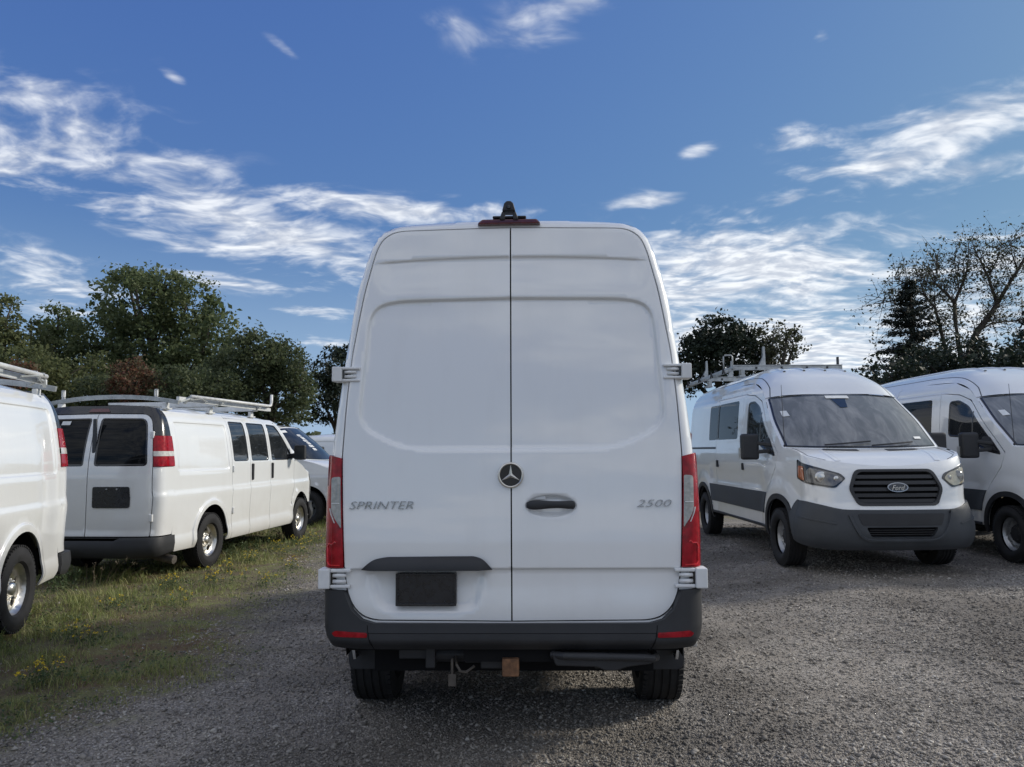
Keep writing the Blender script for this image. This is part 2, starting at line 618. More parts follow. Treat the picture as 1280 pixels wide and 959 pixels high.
def patch(name, loops, M, mat, parent, step=0.06, off=0.0, depth=0.012, sgn=1, ctr=(1.5, 0, 1.1), eps=0.004, su=1.0, label=None, lines=()):
    """panel bounded by loops in (u,v), laid on the surface M, with a turned-in edge"""
    if not isinstance(loops, (list, tuple)):
        loops = [loops]
    L = [resample(np.asarray(l, float) * np.array([su, 1.0]), step) for l in loops]
    bp = np.concatenate(L)
    lo, hi = L[0].min(0), L[0].max(0)
    gu = np.arange(lo[0] + step * .5, hi[0], step)
    gv = np.arange(lo[1] + step * .5, hi[1], step)
    G = np.stack(np.meshgrid(gu, gv), -1).reshape(-1, 2)
    if len(G):
        k = inside(G, L[0])
        for h in L[1:]:
            k &= ~inside(G, h)
        G = G[k]
        if len(G):
            d = np.min([seg_dist(G, l) for l in L], 0)
            G = G[d > step * 0.38]
    P2 = np.concatenate([bp, G]) if len(G) else bp
    nG = len(G)
    E, k = [], 0
    for l in L:
        E += [(k + i, k + (i + 1) % len(l)) for i in range(len(l))]
        k += len(l)
    for ln in lines:          # creases the mesh must follow
        q = resample(np.asarray(ln, float) * np.array([su, 1.0]), step)[:-1]
        k_in = inside(q, L[0]) & (seg_dist(q, L[0]) > step * .15)
        for h in L[1:]:
            k_in &= ~inside(q, h) & (seg_dist(q, h) > step * .15)
        base = len(P2)
        idx = -np.ones(len(q), int)
        idx[k_in] = base + np.arange(k_in.sum())
        if len(P2) > len(bp):
            keep = np.ones(len(P2), bool)
            keep[len(bp):len(bp) + nG] = seg_dist(P2[len(bp):len(bp) + nG], q, False) > step * .3
            shift = np.cumsum(~keep)
            P2 = P2[keep]
            nG -= (~keep).sum()
            E = [(a if a < len(bp) else a - shift[a], b if b < len(bp) else b - shift[b]) for a, b in E]
            idx[k_in] = len(P2) + np.arange(k_in.sum())
        P2 = np.concatenate([P2, q[k_in]])
        E += [(int(idx[i]), int(idx[i + 1])) for i in range(len(q) - 1) if idx[i] >= 0 and idx[i + 1] >= 0]
    vo, eo, fo, _, _, _ = delaunay_2d_cdt([Vector(p) for p in P2], E, [], 0, 1e-7)
    vo = np.array([tuple(v) for v in vo])
    T = np.array([f for f in fo if len(f) == 3])
    c = vo[T].mean(1)
    ok = inside(c, L[0])
    for h in L[1:]:
        ok &= ~inside(c, h)
    T = T[ok]
    vo = vo / np.array([su, 1.0])

    def MM(u, v):
        q = M(u, v)
        if sgn < 0:
            q = q * np.array([1, -1, 1.0])
        return q
    u, v = vo[:, 0], vo[:, 1]
    eu = eps / su
    P = MM(u, v)
    N = np.cross(MM(u + eu, v) - MM(u - eu, v), MM(u, v + eps) - MM(u, v - eps))
    N /= np.maximum(np.linalg.norm(N, axis=1), 1e-12)[:, None]
    C = np.array(ctr, float)
    if (N * (P - C)).sum(1).mean() < 0:
        N = -N
    P = P + N * off
    fn = np.cross(P[T[:, 1]] - P[T[:, 0]], P[T[:, 2]] - P[T[:, 0]])
    flip = (fn * N[T].mean(1)).sum(1) < 0
    T[flip] = T[flip][:, ::-1]
    used = np.unique(T)
    remap = -np.ones(len(P), int)
    remap[used] = np.arange(len(used))
    T = remap[T]
    P, N = P[used], N[used]
    F = T.tolist()
    V = P
    NN = N
    if depth:
        cnt = {}
        for t in F:
            for i in range(3):
                a, b = t[i], t[(i + 1) % 3]
                cnt[(a, b)] = cnt.get((a, b), 0) + 1
        be = [e for e in cnt if (e[1], e[0]) not in cnt]
        acc = {}
        for a, b in be:
            t = P[b] - P[a]
            o = np.cross(t, (N[a] + N[b]) / 2)
            o /= max(np.linalg.norm(o), 1e-9)
            for q in (a, b):
                acc[q] = acc.get(q, 0) + o
        ids = {q: i for i, q in enumerate(acc)}
        k0, k1 = len(P), len(P) + len(ids)
        top = np.array([P[q] for q in ids]); inn = np.array([P[q] - N[q] * depth for q in ids])
        on = np.array([acc[q] / max(np.linalg.norm(acc[q]), 1e-9) for q in ids])
        V = np.concatenate([P, top, inn])
        NN = np.concatenate([N, on, on])
        for a, b in be:
            F.append([k0 + ids[b], k0 + ids[a], k1 + ids[a], k1 + ids[b]])
    o = mesh_obj(name, V, F, mat, parent, NN)
    if label: o['label'] = label
    return o


def strip(mb, path, M, w, off, sgn=1, ctr=(1.5, 0, 1.1), step=0.05):
    """thin ribbon following a path on the surface, added to an MB as a shallow bead"""
    pts = []
    for i in range(len(path) - 1):
        a, b = np.array(path[i], float), np.array(path[i + 1], float)
        k = max(1, int(np.linalg.norm(b - a) / step))
        for j in range(k):
            pts.append(a + (b - a) * j / k)
    pts.append(np.array(path[-1], float))
    pts = np.array(pts)
    u, v = pts[:, 0], pts[:, 1]
    e = 0.004
    sg = np.array([1, sgn, 1.0])
    P = M(u, v) * sg
    N = np.cross((M(u + e, v) - M(u - e, v)) * sg, (M(u, v + e) - M(u, v - e)) * sg)
    N /= np.linalg.norm(N, axis=1)[:, None]
    if (N * (P - np.array(ctr))).sum(1).mean() < 0:
        N = -N
    T = np.gradient(P, axis=0)
    T /= np.maximum(np.linalg.norm(T, axis=1), 1e-9)[:, None]
    S = np.cross(T, N)
    V, F = [], []
    for i in range(len(P)):
        V += [P[i] - S[i] * w / 2 - N[i] * .004, P[i] - S[i] * w / 4 + N[i] * off, P[i] + S[i] * w / 4 + N[i] * off, P[i] + S[i] * w / 2 - N[i] * .004]
    for i in range(len(P) - 1):
        for k in range(3):
            F.append((i * 4 + k, i * 4 + k + 1, i * 4 + 5 + k, i * 4 + 4 + k))
    mb.add(V, F)


def text_obj(name, body, w, h, depth, parent, origin, right, up, mat, shear=0.0, offset=-0.016):
    """raised lettering filling a w x h box at origin"""
    cu = bpy.data.curves.new(name, 'FONT')
    cu.body = body
    cu.extrude = 0.02
    cu.shear = shear
    cu.offset = offset
    cu.resolution_u = 3
    tmp = bpy.data.objects.new(name + "_tmp", cu)
    COL.objects.link(tmp)
    me = bpy.data.meshes.new_from_object(tmp)
    bpy.data.objects.remove(tmp)
    n = len(me.vertices)
    co = np.empty(n * 3)
    me.vertices.foreach_get('co', co)
    co = co.reshape(-1, 3)
    lo, hi = co.min(0), co.max(0)
    q = (co - lo) / np.maximum(hi - lo, 1e-9)
    right, up = np.array(right, float), np.array(up, float)
    nrm = np.cross(right, up)
    P = np.array(origin, float) + q[:, :1] * w * right + q[:, 1:2] * h * up + q[:, 2:] * depth * nrm
    me.vertices.foreach_set('co', P.ravel())
    me.name = name
    me.materials.clear()
    me.materials.append(mat)
    me.update()
    o = bpy.data.objects.new(name, me)
    return link(o, parent)


# ------------------------------------------------------------------ wheels
def make_wheel(parent, loc, sgn, rad, wid, style, name='wheel'):
    """wheel mesh = rim disc; tyre and hub cap are its children. sgn = outward side of the van"""
    x0, y0, z0 = loc
    rr = rad * 0.60 if style != 'plain' else rad * 0.58
    w = wid / 2

    def disc(dfun):
        return lambda u, v: np.stack([x0 + u, y0 + sgn * dfun(np.hypot(u, v)), z0 + v], 1)
    ctr = (x0, y0 - sgn * 0.6, z0)
    if style == 'chrome':
        df = pchip([0, .06, .09, .15, .19, .215, rr], [.055, .05, .022, .035, .030, .045, .085])
        holes = []
        for k in range(5):
            a = 2 * math.pi * (k + .25) / 5
            c, s_ = math.cos(a), math.sin(a)
            e = ell(0, 0, .036, .050, 14)
            e = np.stack([c * .150 + e[:, 0] * c - e[:, 1] * s_, s_ * .150 + e[:, 0] * s_ + e[:, 1] * c], 1)
            holes.append(e)
        o = patch(name, [ell(0, 0, rr, rr, 40)] + holes, disc(df), M_CHROME, parent, .02, depth=.02, ctr=ctr)
        mcap = M_CHROME
    elif style == 'black':
        df = pchip([0, .06, .09, .15, .19, rr], [.02, .02, .01, .03, .02, .06])
        holes = []
        for k in range(8):
            a = 2 * math.pi * k / 8
            holes.append(ell(.155 * math.cos(a), .155 * math.sin(a), .024, .024, 10))
        o = patch(name, [ell(0, 0, rr, rr, 36)] + holes, disc(df), M_GREYP, parent, .025, depth=.02, ctr=ctr)
        mcap = M_STEEL
    else:
        df = pchip([0, .10, .13, .165, .185, rr], [-.01, -.01, .0, .02, .012, .060])
        holes = []
        for k in range(10):
            a = 2 * math.pi * (k + .3) / 10
            c, s_ = math.cos(a), math.sin(a)
            e = ell(0, 0, .012, .021, 10)
            holes.append(np.stack([c * .158 + e[:, 0] * c - e[:, 1] * s_, s_ * .158 + e[:, 0] * s_ + e[:, 1] * c], 1))
        o = patch(name, [ell(0, 0, rr, rr, 40)] + holes, disc(df), M_STEEL if style == 'steel' else M_GREYP, parent, .02, depth=.02, ctr=ctr)
        mcap = M_BLACK
    mb = MB()     # tyre, turned round the axle with tread grooves
    g = .008
    prof = [(rr - .006, -w + .03), (rr + .01, -w + .004), (rad * .82, -w - .006), (rad - .035, -w), (rad - .012, -w + .018), (rad - .003, -w + .032)]
    ng = 4
    tw = 2 * (w - .032)
    for k in range(ng):
        c = -w + .032 + tw * (k + .5) / ng + (tw / ng) * .28
        prof += [(rad, c - .007), (rad - g, c - .005), (rad - g, c + .005), (rad, c + .007)]
    prof += [(rad - .003, w - .032), (rad - .012, w - .018), (rad - .035, w), (rad * .82, w + .006), (rad * .80, w + .009), (rad * .72, w + .007), (rr + .01, w - .004), (rr - .006, w - .03)]
    mb.lathe([(r, y0 * 0 + a * sgn) for r, a in prof], 56, 'y', (x0, y0, z0))
    # shoulder blocks
    for k in range(56):
        a = 2 * math.pi * (k + .5) / 56
        for sd_ in (-1, 1):
            rot = Matrix.Rotation(-a, 3, 'Y')
            c = Vector((x0 + (rad - .010) * math.cos(a), y0 + sd_ * (w - .022), z0 + (rad - .010) * math.sin(a)))
            mb.box(c, (.016, .030, rad * 2 * math.pi / 56 * .66), rot)
    mb.build('tyre', M_TYRE, o, auto=40)
    mb = MB()
    if style == 'chrome':
        mb.lathe([(.001, .082), (.030, .080), (.052, .072), (.066, .050), (.068, .03)], 24, 'y', (x0, y0, z0)) if sgn > 0 else \
            mb.lathe([(.001, -.082), (.030, -.080), (.052, -.072), (.066, -.050), (.068, -.03)], 24, 'y', (x0, y0, z0))
        for k in range(8):
            a = 2 * math.pi * k / 8
            mb.lathe([(.001, sgn * .052), (.011, sgn * .050), (.012, sgn * .02)], 8, 'y', (x0 + .085 * math.cos(a), y0, z0 + .085 * math.sin(a)))
    else:
        r0 = .060 if style == 'black' else .118
        mb.lathe([(.001, sgn * .045), (r0 * .5, sgn * .043), (r0 * .85, sgn * .03), (r0, sgn * .005), (r0, -sgn * .02)], 28, 'y', (x0, y0, z0))
        for k in range(6):
            a = 2 * math.pi * k / 6
            mb.lathe([(.001, sgn * .044), (.012, sgn * .042), (.014, sgn * .0)], 8, 'y', (x0 + r0 * .7 * math.cos(a), y0, z0 + r0 * .7 * math.sin(a)))
    mb.build('hub_cap', mcap, o, smooth=True)
    mb = MB()     # brake drum behind the openings
    mb.lathe([(.001, -sgn * .02), (rr - .02, -sgn * .02), (rr - .01, -sgn * .10), (.001, -sgn * .10)], 28, 'y', (x0, y0, z0))
    mb.build('brake_drum', M_BLACKGAP, o)
    return o


def wheel_well(parent, xc, zc, r, y_out, y_in, sgn, zfloor):
    """dark inner arch above the wheel"""
    mb = MB()
    n = 18
    V, F = [], []
    for k in range(n + 1):
        a = math.pi * k / n
        x, z = xc + r * math.cos(a), max(zc + r * math.sin(a), zfloor)
        V += [(x, sgn * y_out, z), (x, sgn * y_in, z)]
    V += [(xc + r, sgn * y_in, zfloor), (xc - r, sgn * y_in, zfloor)]
    for k in range(n):
        F.append((2 * k, 2 * k + 1, 2 * k + 3, 2 * k + 2))
    F.append(tuple([2 * k + 1 for k in range(n + 1)]))
    mb.add(V, F)
    return mb.build('wheel_well', M_UNDER, parent)


# ------------------------------------------------------------------ a van body as one smooth surface
def super_ref(n, W0, D0, m=1600):
    """quarter plan curve from the middle of an end (0,1) to the side (1,0), by arc length"""
    t = np.linspace(0, np.pi / 2, 6000)
    cy, cx = np.sin(t) ** (2.0 / n), np.cos(t) ** (2.0 / n)
    ds = np.hypot(np.diff(cy) * W0, np.diff(cx) * D0)
    s = np.concatenate([[0], np.cumsum(ds)])
    u = np.linspace(0, s[-1], m)
    return u, np.interp(u, s, cy), np.interp(u, s, cx), s[-1]


class Van:
    """x forward from the rear axle, y to the van's left, z up"""
    def __init__(s, W, relief=None, taper=None):
        s.W = W
        s.relief = relief or (lambda x, z: 0 * x)
        s.taper = taper or (lambda x, z: 1 + 0 * x)

    def yside(s, x, z):
        return s.W(z) * s.taper(x, z) + s.relief(x, z)

    def S(s, u, v):
        u, v = np.asarray(u, float), np.asarray(v, float)
        return np.stack([u, s.yside(u, v), v], -1)

    def set_end(s, which, xe, xend, n, W0, D0, relief=None):
        u, cy, cx, L = super_ref(n, W0, D0)
        setattr(s, which + '_L', L)
        rel = relief or (lambda a, b: 0 * a)

        def f(a, v):
            a, v = np.asarray(a, float), np.asarray(v, float)
            q = np.clip(np.abs(a), 0, L)
            Y, X = np.interp(q, u, cy), np.interp(q, u, cx)
            W = s.yside(np.full_like(v, xe), v)
            D = xend(v) - xe
            over = np.abs(a) - q
            k = rel(a, v)
            return np.stack([xe + D * X + k * np.sign(D) - np.sign(D) * over, np.sign(a) * W * Y, v], -1)
        setattr(s, which, f)

    def sheet(s, edge, centre, n=3.0, bulge=None):
        """surface between the two side edges: edge(q)->(x,z), centre(q)->(x,z); r in -1..1"""
        def f(r, q):
            r, q = np.asarray(r, float), np.asarray(q, float)
            xe, ze = edge(q)
            xc, zc = centre(q)
            ye = s.yside(xe, ze)
            w = 1 - np.abs(r) ** n
            return np.stack([xe + (xc - xe) * w, ye * r, ze + (zc - ze) * w], -1)
        return f


def curve2(pts):
    """smooth (x,z) path through points, q = 0..len-1"""
    q = np.arange(len(pts))
    fx, fz = pchip(q, [p[0] for p in pts]), pchip(q, [p[1] for p in pts])
    return lambda t: (fx(t), fz(t))


def grid_obj(name, M, u0, u1, v0, v1, nu, nv, mat, parent, ctr=(1.5, 0, 1.0), off=0.0, depth=0.0):
    """regular grid laid on a surface, with analytic normals"""
    uu, vv = np.meshgrid(np.linspace(u0, u1, nu), np.linspace(v0, v1, nv))
    u, v = uu.ravel(), vv.ravel()
    e = 1e-3
    P = M(u, v)
    uc, vc = np.clip(u, min(u0, u1) + 2 * e, max(u0, u1) - 2 * e), np.clip(v, min(v0, v1) + 2 * e, max(v0, v1) - 2 * e)
    N = np.cross(M(uc + e, vc) - M(uc - e, vc), M(uc, vc + e) - M(uc, vc - e))
    N /= np.maximum(np.linalg.norm(N, axis=1), 1e-12)[:, None]
    if (N * (P - np.array(ctr))).sum(1).mean() < 0:
        N = -N
    P = P + N * off
    F = []
    for j in range(nv - 1):
        for i in range(nu - 1):
            a = j * nu + i
            F.append([a, a + 1, a + nu + 1, a + nu])
    f0 = F[len(F) // 2]
    fn = np.cross(P[f0[1]] - P[f0[0]], P[f0[2]] - P[f0[0]])
    if fn @ N[f0[0]] < 0:
        F = [f[::-1] for f in F]
    return mesh_obj(name, P, F, mat, parent, N)


def arch_cut(x0, x1, xc, zc, r, zb, n=22):
    """points along a sill from x0 to x1 with a wheel arch cut in it"""
    a0 = math.asin(max(-1, min(1, (zb - zc) / r)))
    pts = [(x0, zb)] if abs(x0 - (xc - r * math.cos(a0))) > 1e-6 else []
    for k in range(n + 1):
        a = math.pi - a0 - (math.pi - 2 * a0) * k / n
        pts.append((xc + r * math.cos(a), zc + r * math.sin(a)))
    pts.append((x1, zb))
    return pts


# ------------------------------------------------------------------ the high-roof van seen from behind
def build_high_roof_van():
    root = thing('high_roof_van', 'tall white cargo van seen straight from behind, closed twin rear doors with a star badge', 'van',
                 (0.022, 5.15, 0.0), R(90 - 1.6), 'white vans parked in the gravel lot')
    Wt = pchip([.30, .45, .62, .90, 1.0, 1.3, 1.6, 1.8, 2.07, 2.2, 2.47, 2.70],
               [.91, .94, .958, .974, .976, .981, .972, .955, .925, .910, .878, .826])
    WB, AR = 3.665, .44

    def relief(x, z):
        k = 0
        for xc in (0, WB):
            r = np.hypot(x - xc, z - .37)
            k = k + .018 * sstep(r, .54, .46) * (z < 1.0)
        k = k - .012 * sstep(z, .98, 1.02) * sstep(z, 1.25, 1.10) * sstep(x, -.6, -.4) * sstep(x, 3.1, 2.9)
        return k
    B = Van(Wt, relief, lambda x, z: 1 - .10 * sstep(x, 3.2, 5.0) ** 1.3)
    xr = pchip([.4, 1.0, 1.9, 2.6, 2.95], [-1.12, -1.10, -1.03, -.93, -.87])
    RR = .075
    # outline of the tail, from the left sill over the roof
    def roofz(r):
        return 2.70 + .208 * (1 - np.abs(r) ** 15) + .034 * (1 - r * r)
    zs = np.linspace(.60, 2.70, 40)
    half = [(float(Wt(z)), z) for z in zs] + [(.826 * r, float(roofz(r))) for r in np.concatenate([np.linspace(.997, .90, 16), np.linspace(.87, 0, 10)])]
    outline = np.array(half + [(-a, b) for a, b in half[::-1][1:]])
    panel = [(.615, 2.458), (.72, 2.438), (.77, 2.395), (.792, 2.325), (.80, 2.155), (.815, 1.975), (.825, 1.825),
             (.812, 1.768), (.775, 1.725), (.67, 1.666), (.59, 1.636), (.50, 1.619)]
    panel = [(0, 2.468)] + panel + [(0, 1.617)] + [(-a, b) for a, b in panel[::-1]]
    panel = rp(panel, [0] + [.05] * 12 + [0] + [.05] * 12, 4)
    for _ in range(6):     # ease the corners between the measured points
        pm = resample(panel, .03)
        panel = np.array([.25 * pm[i - 1] + .5 * pm[i] + .25 * pm[(i + 1) % len(pm)] for i in range(len(pm))])
    recess = rp([(-.775, 1.03), (-.115, 1.03), (-.135, .90), (-.17, .80), (-.25, .775), (-.63, .775), (-.70, .80), (-.75, .90)], .06, 4)

    def rel_rear(u, z):
        k = -.019 * sstep(sdist(u, z, panel), 0.0, .017)
        zc = 2.708 - .03 * (u / .75) ** 2
        k += -.011 * sstep(zc - z, 0, .010) * (1 - sstep(zc - z, .012, .22)) * sstep(np.abs(u), .80, .66)
        k += -.012 * sstep(1.012 - z, 0, .010) * (1 - sstep(1.0 - z, .02, .30))
        k += -.024 * sstep(sdist(u, z, recess), 0.0, .055) * sstep(1.01 - z, 0, .02)
        e = np.hypot((u - .208) / .140, (z - 1.329) / .060)
        k += -.030 * sstep(e, 1.0, .72)
        return k

    def rear(u, z):
        u, z = np.asarray(u, float), np.asarray(z, float)
        d = np.clip(sdist(u, z, outline) / RR, 0, 1)
        x = xr(z) + RR * (1 - np.sqrt(np.clip(1 - (1 - d) ** 2, 0, 1))) - rel_rear(u, z)
        return np.stack([x, -u, z], -1)
    C = (1.5, 0, 1.4)
    dh = [(.60, 2.864), (.66, 2.856), (.725, 2.812), (.757, 2.735), (.81, 2.50), (.862, 2.155), (.883, 1.89),
          (.897, 1.59), (.886, 1.30), (.870, 1.005), (.853, .892), (.82, .82), (.767, .772), (.70, .754)]
    g = .0038
    right_door = rp([(g, 2.876)] + dh + [(g, .748)], [0] + [.05] * 14 + [0], 3)
    left_door = right_door * np.array([-1, 1.0])
    both = rp([(0, 2.876)] + dh + [(0, .748)] + [(-a, b) for a, b in dh[::-1]], [0] + [.05] * 14 + [0] + [.05] * 14, 3)
    hole = both.copy()
    cen = np.array([0, 1.8])
    nrm = np.sign(hole - cen)
    hole = hole + nrm * np.array([.007, .006])
    frame_out = outline.copy()
    patch('rear_frame', [frame_out, hole], rear, M_WHITE, root, .03, depth=.03, ctr=C)
    # black rubber behind the gaps
    patch('door_seal', [resample(both * np.array([1.02, 1.0]) + np.array([0, .0]), .2)], lambda u, z: rear(u, z) + np.array([.045, 0, 0]), M_BLACKGAP, root, .12, depth=0, ctr=C)
    cl = np.array([(x, 1.012) for x in np.linspace(-.9, .9, 60)])
    cl2 = cl - np.array([0, .010])
    c1 = np.array([(x, 2.708 - .03 * (x / .75) ** 2) for x in np.linspace(-.78, .78, 60)])
    inner = panel.copy()
    d_in = []
    for i in range(len(panel)):
        t = panel[(i + 1) % len(panel)] - panel[i - 1]
        t /= max(np.linalg.norm(t), 1e-9)
        d_in.append((t[1], -t[0]))
    d_in = np.array(d_in)
    if sdist((panel + d_in * .02)[:, 0], (panel + d_in * .02)[:, 1], panel).mean() < 0:
        d_in = -d_in
    loops = [panel + d_in * (.017 * q_) for q_ in (0, .25, .5, .75, 1.0)]
    bowl = [np.vstack([e_, e_[:1]]) for e_ in (ell(.208, 1.329, .140 * q_, .060 * q_, 48) for q_ in (1.0, .93, .86, .79, .72))]
    doors = {}
    for nm, loop in (('l', left_door), ('r', right_door)):
        lns = loops + (bowl if nm == 'r' else []) + [cl, cl2, cl - np.array([0, .005]), c1, c1 - np.array([0, .010]), c1 - np.array([0, .005])]
        lns = [np.asarray(q) for q in lns]
        doors[nm] = patch('cargo_door', [loop], rear, M_WHITE, root, .020, depth=.022, ctr=C, lines=lns,
                          label='left rear door with the plate holder' if nm == 'l' else 'right rear door with the black pull handle')
    dl, dr = doors['l'], doors['r']

    def P(u, z, off=0.0):
        p = rear(np.array([u]), np.array([z]))[0]
        return Vector(p) + Vector((-off, 0, 0))

    # --- star badge on the meeting edge
    bu, bz = -.011 + .009, 1.490
    c = P(bu, bz)
    mb = MB()
    mb.lathe([(.001, -.016), (.056, -.016), (.058, -.010), (.058, .012)], 40, 'x', c)
    badge = mb.build('badge', M_GREYT, dr, auto=40)
    mb = MB()
    mb.lathe([(.056, -.012), (.057, -.021), (.061, -.024), (.066, -.022), (.069, -.012), (.069, .006)], 48, 'x', c)
    for k in range(3):
        a = math.pi / 2 + k * 2 * math.pi / 3
        tip = c + Vector((-.020, -math.cos(a) * .057, math.sin(a) * .057))
        s1 = c + Vector((-.019, -math.cos(a + 1.047) * .0105, math.sin(a + 1.047) * .0105))
        s2 = c + Vector((-.019, -math.cos(a - 1.047) * .0105, math.sin(a - 1.047) * .0105))
        top = c + Vector((-.028, 0, 0))
        mb.add([tip, s1, top, s2, c + Vector((-.012, 0, 0))], [(0, 1, 2), (0, 2, 3), (0, 4, 1), (0, 3, 4)])
    mb.build('star', M_CHROME, badge)
    # --- lettering
    p = P(-.852, 1.317)
    text_obj('lettering', 'SPRINTER', .337, .040, .006, dl, p + Vector((-.003, 0, 0)), (0, -1, 0), (0.03, 0, 1), M_LETTER, .28)
    p = P(.655, 1.323)
    text_obj('lettering', '2500', .180, .036, .006, dr, p + Vector((-.003, 0, 0)), (0, -1, 0), (0.03, 0, 1), M_LETTER, .28)
    # --- pull handle over its bowl
    hx = float(xr(1.335)) - .012
    path = [(.080, 1.333, 0.006), (.095, 1.334, -.010), (.135, 1.336, -.016), (.21, 1.337, -.018), (.28, 1.336, -.016), (.32, 1.334, -.010), (.336, 1.333, .006)]
    mb = MB()
    V, F = [], []
    hh = [.014, .026, .029, .020, .020, .027, .016]
    for (u, z, dx), h in zip(path, hh):
        for k in range(8):
            a = 2 * math.pi * k / 8
            V.append((hx + dx + .013 * math.cos(a) + .006, -u, z + h * math.sin(a)))
    for i in range(len(path) - 1):
        for k in range(8):
            F.append((i * 8 + k, i * 8 + (k + 1) % 8, (i + 1) * 8 + (k + 1) % 8, (i + 1) * 8 + k))
    F += [tuple(range(8)), tuple(range(48, 56))]
    mb.add(V, F)
    h = mb.build('door_handle', M_BLACK, dr, smooth=True)
    h.modifiers.new('sub', 'SUBSURF').render_levels = 2
    mb = MB()
    mb.box(P(.135, 1.372, -.004), (.006, .09, .022))
    mb.build('lock_cover', M_WHITE_P, dr, bevel=.003)
    # --- licence trim and blank holder
    tr = rp([(-.783, 1.006), (-.745, 1.040), (-.712, 1.062), (-.655, 1.073), (-.19, 1.075), (-.15, 1.064), (-.125, 1.040), (-.098, 1.006)], [0, .03, .03, .04, .04, .03, .03, 0], 3)

    def trim_s(u, z):
        q = rear(u, np.full_like(np.asarray(z, float), 1.03)).copy()
        t = np.clip((z - 1.006) / .069, 0, 1)
        q[:, 0] = xr(1.03) - .004 - .050 * np.sqrt(np.clip(1 - t ** 2, 0.02, 1)) * sstep(.36 - np.abs(u + .4405), -.02, .10)
        q[:, 2] = z
        return q
    patch('licence_lamp_trim', [tr], trim_s, M_BLACK, dl, .02, depth=.045, ctr=C)
    px = float(xr(.9)) + .010
    mb = MB()
    fr = rp([(-.601, .822), (-.285, .822), (-.285, .990), (-.601, .990)], .014, 4)
    mb.prism([(-a, b) for a, b in fr], px - .018, px + .03, 0)
    ph = mb.build('plate_holder', M_PLATE, dl, bevel=.003)
    mb = MB()
    ri = rp([(-.590, .832), (-.296, .832), (-.296, .980), (-.590, .980)], .010, 4)
    for i in range(len(fr)):
        pass
    for a, b in (((-.594, .906), (.012, .165)), ((-.292, .906), (.012, .165)), ((-.443, .983), (.30, .012)), ((-.443, .829), (.30, .012))):
        mb.box((px - .021, -a[0], a[1]), (.010, b[0], b[1]))
    mb.build('rim', M_PLATE, ph, bevel=.002)
    mb = MB()
    for (u, z) in ((-.54, .968), (-.345, .968), (-.585, .88), (-.30, .88), (-.54, .842), (-.345, .842)):
        mb.lathe([(.001, -.024), (.0045, -.023), (.005, -.016)], 10, 'x', (px, -u, z))
    mb.build('screws', M_PLATE, ph)['kind'] = 'stuff'
    # --- hinges
    for sg in (-1, 1):
        for (u0, u1, z0, z1) in ((.846, .967, 1.996, 2.078), (.866, 1.002, .912, 1.013)):
            zc, hgt = (z0 + z1) / 2, z1 - z0
            xx = float(xr(zc)) - .014
            mb = MB()
            w1 = (u1 - u0) * .44
            mb.box((xx + .03, -sg * (u1 - w1 / 2), zc), (.095, w1, hgt))
            mb.box((xx + .022, -sg * (u0 + .024), zc + hgt * .40), (.05, .105, hgt * .18))
            mb.box((xx + .022, -sg * (u0 + .024), zc - hgt * .40), (.05, .105, hgt * .18))
            hg = mb.build('hinge', M_WHITE_P, root, bevel=.006)
            mb = MB()
            for q_ in (-1, 1):
                mb.tube([(xx + .006, -sg * (u0 - .006), zc + q_ * hgt * .15), (xx + .004, -sg * (u0 + .03), zc + q_ * hgt * .15), (xx + .010, -sg * (u1 - w1 - .014), zc + q_ * hgt * .15)], [hgt * .08, hgt * .105, hgt * .105], 10)
            mb.build('arm', M_WHITE_P, hg, smooth=True)
            mb = MB()
            mb.tube([(xx + .012, -sg * (u1 - w1 - .008), z0 + .016), (xx + .012, -sg * (u1 - w1 - .008), z1 - .016)], .009, 8)
            mb.box((xx + .034, -sg * (u1 - w1 - .012), zc), (.02, .030, hgt * .66))
            mb.build('hinge_pin', M_TRIMB, hg)
    # --- tail lights
    for sg in (-1, 1):
        pts = [(.899, 1.583), (.966, 1.600)] + [(float(Wt(z)) - .004, z) for z in np.linspace(1.55, 1.06, 9)] + [(.970, 1.016), (.876, 1.016), (.886, 1.22), (.898, 1.45)]
        loop = np.array(pts) * np.array([sg, 1])
        tl = patch('tail_light', [loop], rear, M_RED, root, .02, off=.012, depth=.03, ctr=C)
        lens = rp([(.944, 1.482), (.902, 1.486), (.899, 1.40), (.891, 1.216), (.921, 1.262), (.941, 1.31)], [.015, .01, 0, .01, .02, .02], 3) * np.array([sg, 1])
        ln = patch('clear_lens', [lens], rear, M_LENS, tl, .02, off=.018, depth=.01, ctr=C)
        mb = MB()
        strip(mb, [(sg * .902, 1.347), (sg * .938, 1.347)], rear, .006, .022, ctr=C, step=.01)
        strip(mb, [(sg * .924, 1.245), (sg * .941, 1.29), (sg * .948, 1.32)], rear, .004, .020, ctr=C, step=.01)
        mb.build('lens_rib', M_STICK, tl)
        mb = MB()
        strip(mb, [(sg * .915, 1.145), (sg * .922, 1.150), (sg * .932, 1.138), (sg * .950, 1.138), (sg * .958, 1.12), (sg * .956, 1.045), (sg * .945, 1.030), (sg * .892, 1.028)], rear, .010, .017, ctr=C, step=.01)
        mb.build('light_guide', M_REDB, tl)
        # the part that wraps on to the side
        patch('side_lens', [rp([(float(xr(1.3)) + RR, 1.016), (float(xr(1.3)) + .16, 1.016), (float(xr(1.3)) + .16, 1.52), (float(xr(1.3)) + RR + .05, 1.60), (float(xr(1.3)) + RR, 1.60)], .02)],
              B.S, M_RED, tl, .04, off=.012, depth=.02, sgn=-sg, ctr=C)
    # --- high brake lamp and camera pod
    mb = MB()
    zt = 2.912
    xb = float(xr(2.9))
    pl = [(-.188, 2.893), (.172, 2.894), (.162, 2.908), (.148, 2.922), (-.158, 2.922), (-.177, 2.908)]
